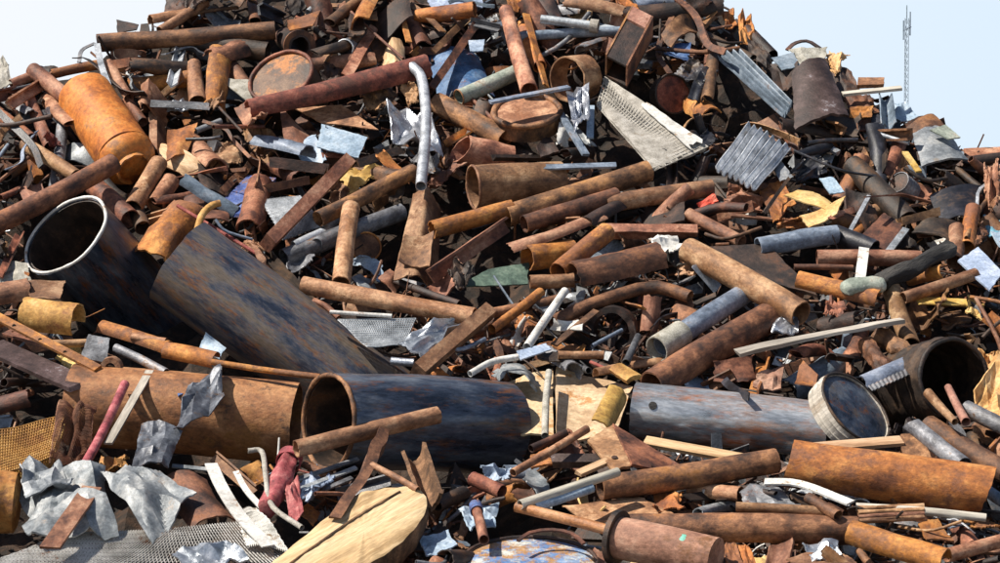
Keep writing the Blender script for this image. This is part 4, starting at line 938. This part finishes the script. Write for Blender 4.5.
# --- foreground right
pipe('half_pipe', 'large brown orange half pipe lying across the lower right', 'shell', 'rust_orange', (788, 464, 986, 491), 24, lift=.5, arc=190, roll=32, wall=.07, rag=.05, cut=(.2, .3), dent=.04, n=48, rings=18, ref='the large lower half pipe')
bar('plank', 'pale tan board above the large lower half pipe', 'plank', 'wood_pale', (814, 448, 902, 441), 12, 4, lift=.52, ref='the pale tan board')
sheet(SPL, 'brown bracket plate at the end of the pale tan board', 'plate', 'rust_brown', [(900, 434), (922, 432), (932, 458), (902, 456)], lift=.5)
pipe(SP, 'grey brown tube with a slanted open end pointing up left', 'pipe', 'steel_grey', (911, 424, 964, 466), 8.5, lift=.55, cut=(.8, 0), wall=.1)
pipe(SP, 'stout dark pipe sloping down to the right edge', 'pipe', 'rust_brown', (928, 426, 1008, 474), 11, lift=.42)
bar('bent_strip', 'white metal gutter strip left of the large lower half pipe', 'strip', 'white_paint', (764, 482, 800, 484, 850, 503), 11, 2, lift=.5, roll=8, ref='the white gutter strip')
sheet('crumpled_sheet', 'dark grey crumpled sheet below the white gutter strip', 'sheet metal', 'steel_grey', [(738, 488), (776, 486), (800, 504), (742, 506)], lift=.38, crumple=.15)
pipe(SP, 'thin level tan pipe below the white gutter strip', 'pipe', 'rust_tan', (736, 507, 824, 512), 5, lift=.5)
pipe(SP, 'short brown stub propped under the white gutter strip', 'pipe', 'rust_brown', (808, 498, 838, 516), 5.5, lift=.56)
pipe(SR, 'thin level tan rod below the large lower half pipe', 'rod', 'wood_grey', (856, 507, 986, 518), 4.2, lift=.42)
for q in range(4):
    pipe('rebar', ['lowest twisted rusty bar of the bundle under the half pipe', 'second lowest twisted rusty bar of the bundle under the half pipe', 'second highest twisted rusty bar of the bundle under the half pipe', 'highest twisted rusty bar of the bundle under the half pipe'][q],
         'rebar', 'rust_tan', (858, 522 - q * 4.5, 924, 518 - q * 4), 2.6, lift=.46, dent=.2, rings=26, group='twisted rusty bars')
pipe('half_pipe', 'orange half pipe sloping down right at the bottom right', 'shell', 'rust_orange', (851, 533, 946, 562), 13, lift=.46, arc=220, rag=.06, ref='the sloping orange half pipe')
sheet(SPL, 'orange three sided plate under the thin level tan rod', 'plate', 'rust_orange', [(918, 524), (938, 519), (955, 540), (926, 540)], lift=.42, sag=.1)
pipe(SP, 'blue grey tube end at the lower right edge', 'pipe', 'blue_grey', (986, 490, 1008, 505), 6, lift=.4)
pipe(SP, 'tan pipe in the rubble at the bottom right corner', 'pipe', 'rust_tan', (946, 556, 1006, 540), 7, lift=.4)
sheet(SPL, 'tan torn plate along the bottom edge right of centre', 'plate', 'rust_tan', [(786, 556), (842, 552), (870, 570), (792, 574)], lift=.42, crumple=.08)
sheet('crumpled_sheet', 'small silver scrap on the rubble below the long dark level pipe', 'sheet metal', 'foil', [(806, 544), (836, 540), (842, 556), (812, 558)], lift=.46, crumple=.25)
sheet('crumpled_sheet', 'small orange torn piece left of the silver scrap', 'sheet metal', 'rust_orange', [(722, 546), (736, 540), (744, 566), (728, 570)], lift=.46, crumple=.1)
sheet(SPL, 'orange shard beside the small orange torn piece', 'shard', 'rust_orange', [(738, 546), (748, 545), (760, 570), (746, 572)], lift=.44, crumple=.1)
# ------------------------------------------------------------------ filler pieces: each one scrap of its own, described by its neighbours
SKY = [(-80, 92), (-10, 66), (20, 78), (60, 70), (97, 44), (140, 34), (165, 12), (200, -22), (300, -40), (500, -55), (650, -40), (722, -2), (742, 18), (772, 52), (830, 52), (858, 76), (880, 94), (900, 118), (935, 118), (962, 144), (1000, 150), (1080, 165)]
def skyline(x):
    for (a, b), (c, d) in zip(SKY, SKY[1:]):
        if a <= x <= c: return b + (d - b) * (x - a) / (c - a)
    return SKY[0][1] if x < SKY[0][0] else SKY[-1][1]
def segd(p, a, b):
    ax, ay = a; bx, by = b
    L = (bx - ax) ** 2 + (by - ay) ** 2
    t = 0 if L == 0 else max(0, min(1, ((p[0] - ax) * (bx - ax) + (p[1] - ay) * (by - ay)) / L))
    return math.hypot(p[0] - ax - t * (bx - ax), p[1] - ay - t * (by - ay))
REFS = [((h[0][0] + h[1][0]) / 2, (h[0][1] + h[1][1]) / 2, h[3]) for h in HEROES if h[3]]
BIG = list(HEROES)
rnd = random.Random(5)
TONE = {'rust_brown': 'brown', 'rust_tan': 'tan', 'rust_orange': 'orange', 'rust_dark': 'dark brown', 'rust_red': 'red brown', 'steel_grey': 'grey', 'galvanised': 'silver grey', 'blue_grey': 'blue grey',
        'steel_black': 'black', 'pale_sheet': 'pale grey', 'white_paint': 'white', 'pale_blue': 'pale blue', 'foil': 'bright silver', 'wood_pale': 'pale tan', 'ochre': 'ochre', 'cardboard': 'straw coloured', 'red_paint': 'red', 'plaster': 'dull grey', 'blue_paint': 'blue', 'rust_pink': 'pinkish'}
PAL = ['rust_brown'] * 12 + ['rust_tan'] * 9 + ['rust_dark'] * 9 + ['rust_orange'] * 3 + ['rust_red'] * 1 + ['steel_grey'] * 4 + ['blue_grey'] * 2 + ['steel_black'] * 2 + ['galvanised']
PALS = ['rust_brown'] * 8 + ['rust_tan'] * 7 + ['rust_orange'] * 3 + ['rust_dark'] * 6 + ['steel_grey'] * 2 + ['pale_sheet'] * 2 + ['pale_blue'] + ['white_paint'] + ['ochre', 'cardboard', 'rust_red', 'wood_pale']
LABELS = set(o['label'] for o in S.objects if 'label' in o)
def relate(x, y, n):
    out = []
    for d, rx, ry, t in sorted((math.hypot(rx - x, (ry - y) * 1.1), rx, ry, t) for rx, ry, t in REFS)[:n]:
        dx, dy = x - rx, y - ry
        if abs(dx) > 2 * abs(dy): w = 'right of' if dx > 0 else 'left of'
        elif abs(dy) > 2 * abs(dx): w = 'below' if dy > 0 else 'above'
        else: w = ('lower' if dy > 0 else 'upper') + (' right of' if dx > 0 else ' left of')
        out.append(w + ' ' + t)
    return out
def pose(a):
    a = a % 180        # picture angle, y down
    if a < 18 or a > 162: return 'lying level'
    if 72 < a < 108: return 'standing upright'
    return 'sloping down right' if a < 90 else 'slanting up right'
def words_(kind, L, mat, a, x, y):
    size = 'small' if L < 30 else 'middling' if L < 48 else 'long'
    base = '%s %s %s %s' % (size, TONE[mat], kind, pose(a))
    r = relate(x, y, 5)
    short = lambda q: len(q.split()) <= 16
    cands = ['%s %s' % (base, q) for q in r]
    cands += ['%s %s' % (base, r[0]) + ' ' + q for q in ('near its end', 'half hidden in shade', )][:0]
    for c in cands:
        if c not in LABELS and short(c):
            LABELS.add(c)
            return c
    return None
spots = []
def free(x, y, gap):
    if y < skyline(x) + 9: return False
    if any(math.hypot(x - a, y - b) < gap for a, b in spots): return False
    return not any(segd((x, y), h[0], h[1]) < h[2] * .8 + (6 if h[3] else 0) for h in BIG)
count = 0
tries = 0
TARGET = 460
while count < TARGET and tries < 30000:
    tries += 1
    x, y = rnd.uniform(-15, 1015), rnd.uniform(2, 572)
    if tries < 500:      # the crest first: close the outline against the sky
        x = rnd.choice([rnd.uniform(690, 1010), rnd.uniform(690, 900), rnd.uniform(-10, 260)]); y = skyline(x) + rnd.uniform(9, 26)
    if not free(x, y, 13 if tries < 500 else 19 if tries < 14000 else 14): continue
    kind = rnd.choices(['pipe', 'plate', 'bar', 'angle iron', 'rod', 'shell', 'scrap', 'strip'], [15, 21, 9, 12, 16, 18, 12, 15])[0]
    mat = rnd.choice(PALS if kind in ('plate', 'scrap') else PAL)
    a = rnd.choice([rnd.gauss(-30, 25), rnd.gauss(40, 20), rnd.uniform(0, 180), rnd.gauss(0, 14)])
    L = rnd.uniform(22, 70) if kind not in ('plate', 'scrap') else rnd.uniform(18, 46)
    if x > 610 and y < 185 and x + y > 690 and rnd.random() < .7: mat = rnd.choice(['rust_dark', 'rust_dark', 'rust_dark', 'steel_black', 'rust_brown'])  # right shoulder: its shade is put into the colour by picking darker materials
    wname = {'pipe': 'pipe', 'plate': 'plate', 'bar': 'flat bar', 'angle iron': 'angle iron', 'rod': 'rod', 'shell': 'half pipe', 'scrap': 'crumpled sheet', 'strip': 'bent strip'}[kind]
    if kind in ('rod', 'strip'): L *= 1.5
    lab = words_(wname, L, mat, a, x, y)
    if not lab: continue
    ex, ey = math.cos(R(a)) * L / 2, math.sin(R(a)) * L / 2
    if any((h[2] >= 20 or h[3]) and min(segd((x + ex * q, y + ey * q), h[0], h[1]) for q in (-1, -.6, .6, 1)) < h[2] * .9 for h in BIG):
        LABELS.discard(lab); continue
    spots.append((x, y))
    count += 1
    ca, sa = math.cos(R(a)) * L / 2, math.sin(R(a)) * L / 2
    if min(y + q * ey - skyline(x + q * ex) for q in (-1, 1)) < -3:
        LABELS.discard(lab); spots.pop(); count -= 1; continue
    tilt = rnd.uniform(-.18, .18)
    lift = rnd.uniform(-.02, .34)
    P4 = (x - ca, y - sa, x + ca, y + sa)
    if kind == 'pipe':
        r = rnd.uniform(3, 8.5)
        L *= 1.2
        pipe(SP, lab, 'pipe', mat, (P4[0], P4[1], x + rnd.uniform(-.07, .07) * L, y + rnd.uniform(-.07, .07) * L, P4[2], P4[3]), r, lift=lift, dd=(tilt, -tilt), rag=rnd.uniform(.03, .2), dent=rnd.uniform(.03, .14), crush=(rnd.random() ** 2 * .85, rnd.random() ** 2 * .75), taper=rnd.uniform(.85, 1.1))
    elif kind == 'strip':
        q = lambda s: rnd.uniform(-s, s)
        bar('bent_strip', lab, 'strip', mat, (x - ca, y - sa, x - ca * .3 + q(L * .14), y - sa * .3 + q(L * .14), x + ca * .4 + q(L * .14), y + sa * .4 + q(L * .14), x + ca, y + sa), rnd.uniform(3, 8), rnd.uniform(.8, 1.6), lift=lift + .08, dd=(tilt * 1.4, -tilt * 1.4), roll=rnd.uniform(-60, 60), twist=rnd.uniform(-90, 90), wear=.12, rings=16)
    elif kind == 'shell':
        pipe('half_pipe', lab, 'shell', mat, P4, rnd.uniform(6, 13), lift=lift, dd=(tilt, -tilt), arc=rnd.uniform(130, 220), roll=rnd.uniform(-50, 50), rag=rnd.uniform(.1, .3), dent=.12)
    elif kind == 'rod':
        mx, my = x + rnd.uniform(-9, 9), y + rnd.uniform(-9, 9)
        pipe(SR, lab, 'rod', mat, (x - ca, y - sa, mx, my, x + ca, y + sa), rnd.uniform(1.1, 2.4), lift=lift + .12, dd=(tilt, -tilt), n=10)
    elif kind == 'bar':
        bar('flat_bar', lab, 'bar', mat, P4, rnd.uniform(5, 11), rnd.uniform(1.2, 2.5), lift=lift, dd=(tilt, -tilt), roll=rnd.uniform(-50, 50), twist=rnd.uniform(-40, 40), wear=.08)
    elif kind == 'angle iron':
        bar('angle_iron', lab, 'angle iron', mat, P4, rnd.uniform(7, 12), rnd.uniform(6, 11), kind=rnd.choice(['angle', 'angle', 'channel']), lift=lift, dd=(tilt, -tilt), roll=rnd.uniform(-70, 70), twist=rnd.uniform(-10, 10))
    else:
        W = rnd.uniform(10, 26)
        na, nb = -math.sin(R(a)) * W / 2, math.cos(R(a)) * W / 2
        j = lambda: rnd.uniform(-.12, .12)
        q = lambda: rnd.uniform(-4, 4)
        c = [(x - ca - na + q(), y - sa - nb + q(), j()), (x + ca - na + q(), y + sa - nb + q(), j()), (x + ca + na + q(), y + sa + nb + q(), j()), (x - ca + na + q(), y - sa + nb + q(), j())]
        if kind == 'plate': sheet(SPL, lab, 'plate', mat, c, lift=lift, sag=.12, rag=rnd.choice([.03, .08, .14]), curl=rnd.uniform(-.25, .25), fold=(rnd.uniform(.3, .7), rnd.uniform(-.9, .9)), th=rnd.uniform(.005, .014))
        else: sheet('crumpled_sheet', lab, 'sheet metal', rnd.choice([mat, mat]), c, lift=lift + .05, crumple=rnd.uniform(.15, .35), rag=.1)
print('fillers', count, tries)

# ------------------------------------------------------------------ uncountable rubble: shards, chips, bits of wire and sheet between the pieces
def rubble():
    mats = ['rust_brown', 'rust_tan', 'rust_dark', 'rust_orange', 'steel_grey', 'galvanised', 'pale_sheet', 'blue_grey', 'white_paint']
    wts = [28, 13, 36, 6, 9, 3, 2, 3, 1]
    V_, F_, MI = [], [], []
    r = random.Random(9)
    def rv(s): return V((r.gauss(0, 1), r.gauss(0, 1), r.gauss(0, 1))).normalized() * s
    for _ in range(11000):
        x = r.uniform(-140, 1140); y = r.uniform(0, 640)
        if y < skyline(x) + 5: continue
        if r.random() < .35 and y < 300: continue
        lf = r.uniform(-.12, .2)
        if any(segd((x, y), h[0], h[1]) < h[2] + 10 for h in BIG if h[2] >= 26): continue
        if any(segd((x, y), h[0], h[1]) < h[2] + 2 for h in BIG if 9 <= h[2] < 26): lf = r.uniform(-.16, .04)
        c = pt(x, y, lf)
        mi = r.choices(range(len(mats)), wts)[0]
        k = r.random()
        s = r.choice([.03, .04, .05, .07, .1] if lf > 0 else [.05, .07, .1, .14]) * r.uniform(.7, 1.4)
        base = len(V_)
        d = rv(1); d = (d - N0 * d.dot(N0) * .7).normalized(); e = d.cross(rv(1)).normalized(); n = d.cross(e)
        if k < .3:                       # curled chip
            m = 4; s *= 1.25; w = s * r.uniform(.1, .3); cu = r.uniform(-1.2, 1.2)
            for i in range(m + 1):
                t = i / m - .5
                p = c + d * (t * s * 2) + n * (cu * s * t * t * 2)
                ww = w * (1 - .5 * r.random())
                for z in (0, .006): V_.extend((p - e * ww + n * z, p + e * ww + n * z))
            for i in range(m):
                a = base + i * 4; b = a + 4
                F_.extend([(a, a + 1, b + 1, b), (a + 2, b + 2, b + 3, a + 3), (a, b, b + 2, a + 2), (a + 1, a + 3, b + 3, b + 1)])
            F_.extend([(base, base + 2, base + 3, base + 1), (base + m * 4, base + m * 4 + 1, base + m * 4 + 3, base + m * 4 + 2)])
            MI.extend([mi] * (m * 4 + 2))
        elif k < .52:                    # jagged lump
            for q in range(8):
                V_.append(c + d * (s * (.8 if q & 1 else -.8) * r.uniform(.5, 1.1)) + e * (s * (.45 if q & 2 else -.45) * r.uniform(.4, 1.1)) + n * (s * (.25 if q & 4 else -.25) * r.uniform(.4, 1.2)))
            F_.extend([tuple(base + q for q in f) for f in ((0, 2, 3, 1), (4, 5, 7, 6), (0, 1, 5, 4), (2, 6, 7, 3), (0, 4, 6, 2), (1, 3, 7, 5))])
            MI.extend([mi] * 6)
        else:                            # bit of wire or tube
            L = s * r.uniform(2, 4.5); rad = r.uniform(.003, .010); cu = r.uniform(-.9, .9); m = 5
            for i in range(m + 1):
                t = i / m - .5
                p = c + d * (t * L) + n * (cu * L * t * t)
                for q in range(6): V_.append(p + e * (rad * math.cos(q * 1.0472)) + n * (rad * math.sin(q * 1.0472)))
            for i in range(m):
                for q in range(6):
                    a = base + i * 6
                    F_.append((a + q, a + (q + 1) % 6, a + 6 + (q + 1) % 6, a + 6 + q))
            F_.extend([tuple(base + q for q in range(5, -1, -1)), tuple(base + m * 6 + q for q in range(6))])
            MI.extend([mi] * (m * 6 + 2))
    o = link('scrap_rubble', V_, F_, mats, Matrix.Identity(4), None, 30, MI)
    o['label'] = 'loose rusty shards, chips and wire bits between the scrap'
    o['category'] = 'rubble'; o['kind'] = 'stuff'
rubble()

# ------------------------------------------------------------------ setting: heap body, yard, mast, sky
def heap_z(x, y):
    # the face rises away from us, is capped by the skyline, and falls off behind and to the sides
    if y < 8: return 0
    py = (16.8 - y) / .00959
    if y < 11.2:
        py0 = (16.8 - 11.2) / .00959
        z0 = CAM.z + (HOR - py0) / F * 11.2
        z = z0 * max(0, (y - 8.2) / 3.0) ** .8
    else: z = CAM.z + (HOR - py) / F * y
    px = CX + x / max(y, 1) * F
    sk = skyline(max(-79, min(1079, px)))
    cap = CAM.z + (HOR - sk) / F * depth(sk)
    z = min(z, cap)
    yr = depth(sk)
    if y > yr + .6: z = min(z, cap - (y - yr - .6) * .6)
    e = abs(x) - 4.6
    if e > 0: z -= e * .62
    return z
def heap():
    nx, ny = 230, 200
    vs, fs = [], []
    for j in range(ny + 1):
        y = 7.8 + 18 * j / ny
        for i in range(nx + 1):
            x = -10.5 + 21 * i / nx
            z = heap_z(x, y)
            p = V((x, y, 0))
            d = abs(nz3(p, 2.1)) * .2 + abs(nz3(p, 5.3, 3)) * .14 + abs(nz3(p, 13, 8)) * .06
            z = max(-.05, z - (.52 if y < depth(skyline(max(-79, min(1079, CX + x / y * F)))) - .9 else .24) + d) if z > .02 else -.05
            vs.append((x, y, z))
    w = nx + 1
    for j in range(ny):
        for i in range(nx):
            a = j * w + i
            fs.append((a, a + 1, a + w + 1, a + w))
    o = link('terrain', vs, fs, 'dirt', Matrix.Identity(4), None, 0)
    o['kind'] = 'structure'
heap()
g = link('ground', [(-1500, -300, 0), (1500, -300, 0), (1500, 3000, 0), (-1500, 3000, 0)], [(0, 1, 2, 3)], 'yard_dirt', Matrix.Identity(4), None, 0)
g['kind'] = 'structure'
def mast():
    Y = 150.0
    k = Y / F
    x0 = (905 - CX) * k
    top = CAM.z + (HOR - 6) * k
    root = bpy.data.objects.new('radio_mast', None)
    COL.objects.link(root)
    root.location = (x0, Y, 0)
    tag(root, 'tall slim pale lattice mast standing far behind the heap', 'mast')
    def bars(name, segs, r):
        vs, fs = [], []
        for a, b in segs:
            v, f = tube([V(a), V(b)], r, n=6, rings=2, dent=0, rag=0, closed=(True, True), nrm=V((1, .3, 0)).normalized())
            o = len(vs)
            vs += v; fs += [tuple(q + o for q in t) for t in f]
        return link(name, vs, fs, 'mast_steel', None, root, 0)
    w = .14
    tri = [(w, -w * .6), (-w, -w * .6), (0, w)]
    for x, y in tri: bars('leg', [((x, y, 0), (x * .8, y * .8, top * .94))], .024)
    segs = []
    n = 30
    for i in range(n):
        z0, z1 = top * .94 * i / n, top * .94 * (i + 1) / n
        for q in range(3):
            a, b = tri[q], tri[(q + 1) % 3]
            segs.append(((a[0] * .9, a[1] * .9, z0), (b[0] * .9, b[1] * .9, z1)))
    bars('lattice', segs, .014)
    bars('antenna', [((0, 0, top * .93), (0, 0, top))], .04)
    bars('antenna', [((.22, 0, top * .86), (.22, 0, top * .97))], .05)
    bars('antenna', [((-.2, 0, top * .84), (-.2, 0, top * .93))], .05)
    bars('side_arm', [((-.25, 0, top * .88), (.3, 0, top * .9))], .03)
mast()

# ------------------------------------------------------------------ light
SUN = V((-.56, -.13, .81)).normalized()
w = bpy.data.worlds.new('World'); S.world = w; w.use_nodes = True
nt = w.node_tree
sky = nt.nodes.new('ShaderNodeTexSky')
sky.sky_type = 'NISHITA'; sky.sun_disc = False
sky.sun_elevation = math.asin(SUN.z)
sky.sun_rotation = math.atan2(SUN.x, SUN.y)
sky.air_density = 1.0; sky.dust_density = 1.0; sky.ozone_density = 1.0
bg = nt.nodes['Background']; bg.inputs[1].default_value = .058
# thin bright haze low in the sky, whiter towards the sun's side
tc = nt.nodes.new('ShaderNodeTexCoord'); sx = nt.nodes.new('ShaderNodeSeparateXYZ')
nt.links.new(tc.outputs['Generated'], sx.inputs[0])
mz = nt.nodes.new('ShaderNodeMapRange'); mz.interpolation_type = 'SMOOTHSTEP'
mz.inputs[1].default_value = .09; mz.inputs[2].default_value = .3; mz.inputs[3].default_value = 1; mz.inputs[4].default_value = 0
nt.links.new(sx.outputs['Z'], mz.inputs[0])
mx = nt.nodes.new('ShaderNodeMapRange'); mx.inputs[1].default_value = -.22; mx.inputs[2].default_value = .22
nt.links.new(sx.outputs['X'], mx.inputs[0])
hz = nt.nodes.new('ShaderNodeMix'); hz.data_type = 'RGBA'
hz.inputs[6].default_value = (10.2, 10.6, 11.1, 1); hz.inputs[7].default_value = (8.1, 9.6, 11.1, 1)
nt.links.new(mx.outputs[0], hz.inputs[0])
ml = nt.nodes.new('ShaderNodeMix'); ml.data_type = 'RGBA'; ml.blend_type = 'MIX'
nt.links.new(mz.outputs[0], ml.inputs[0]); nt.links.new(sky.outputs[0], ml.inputs[6]); nt.links.new(hz.outputs[2], ml.inputs[7])
nt.links.new(ml.outputs[2], bg.inputs[0])
sl = bpy.data.lights.new('sun', 'SUN'); sl.energy = 4.7; sl.angle = R(.53); sl.color = (1, .92, .81)
so = bpy.data.objects.new('sun', sl); COL.objects.link(so)
so.rotation_euler = SUN.to_track_quat('Z', 'Y').to_euler()
S.view_settings.view_transform = 'Standard'; S.view_settings.look = 'None'
S.view_settings.gamma = 1; S.view_settings.exposure = .65
S.view_settings.use_curve_mapping = False
S.cycles.max_bounces = 6
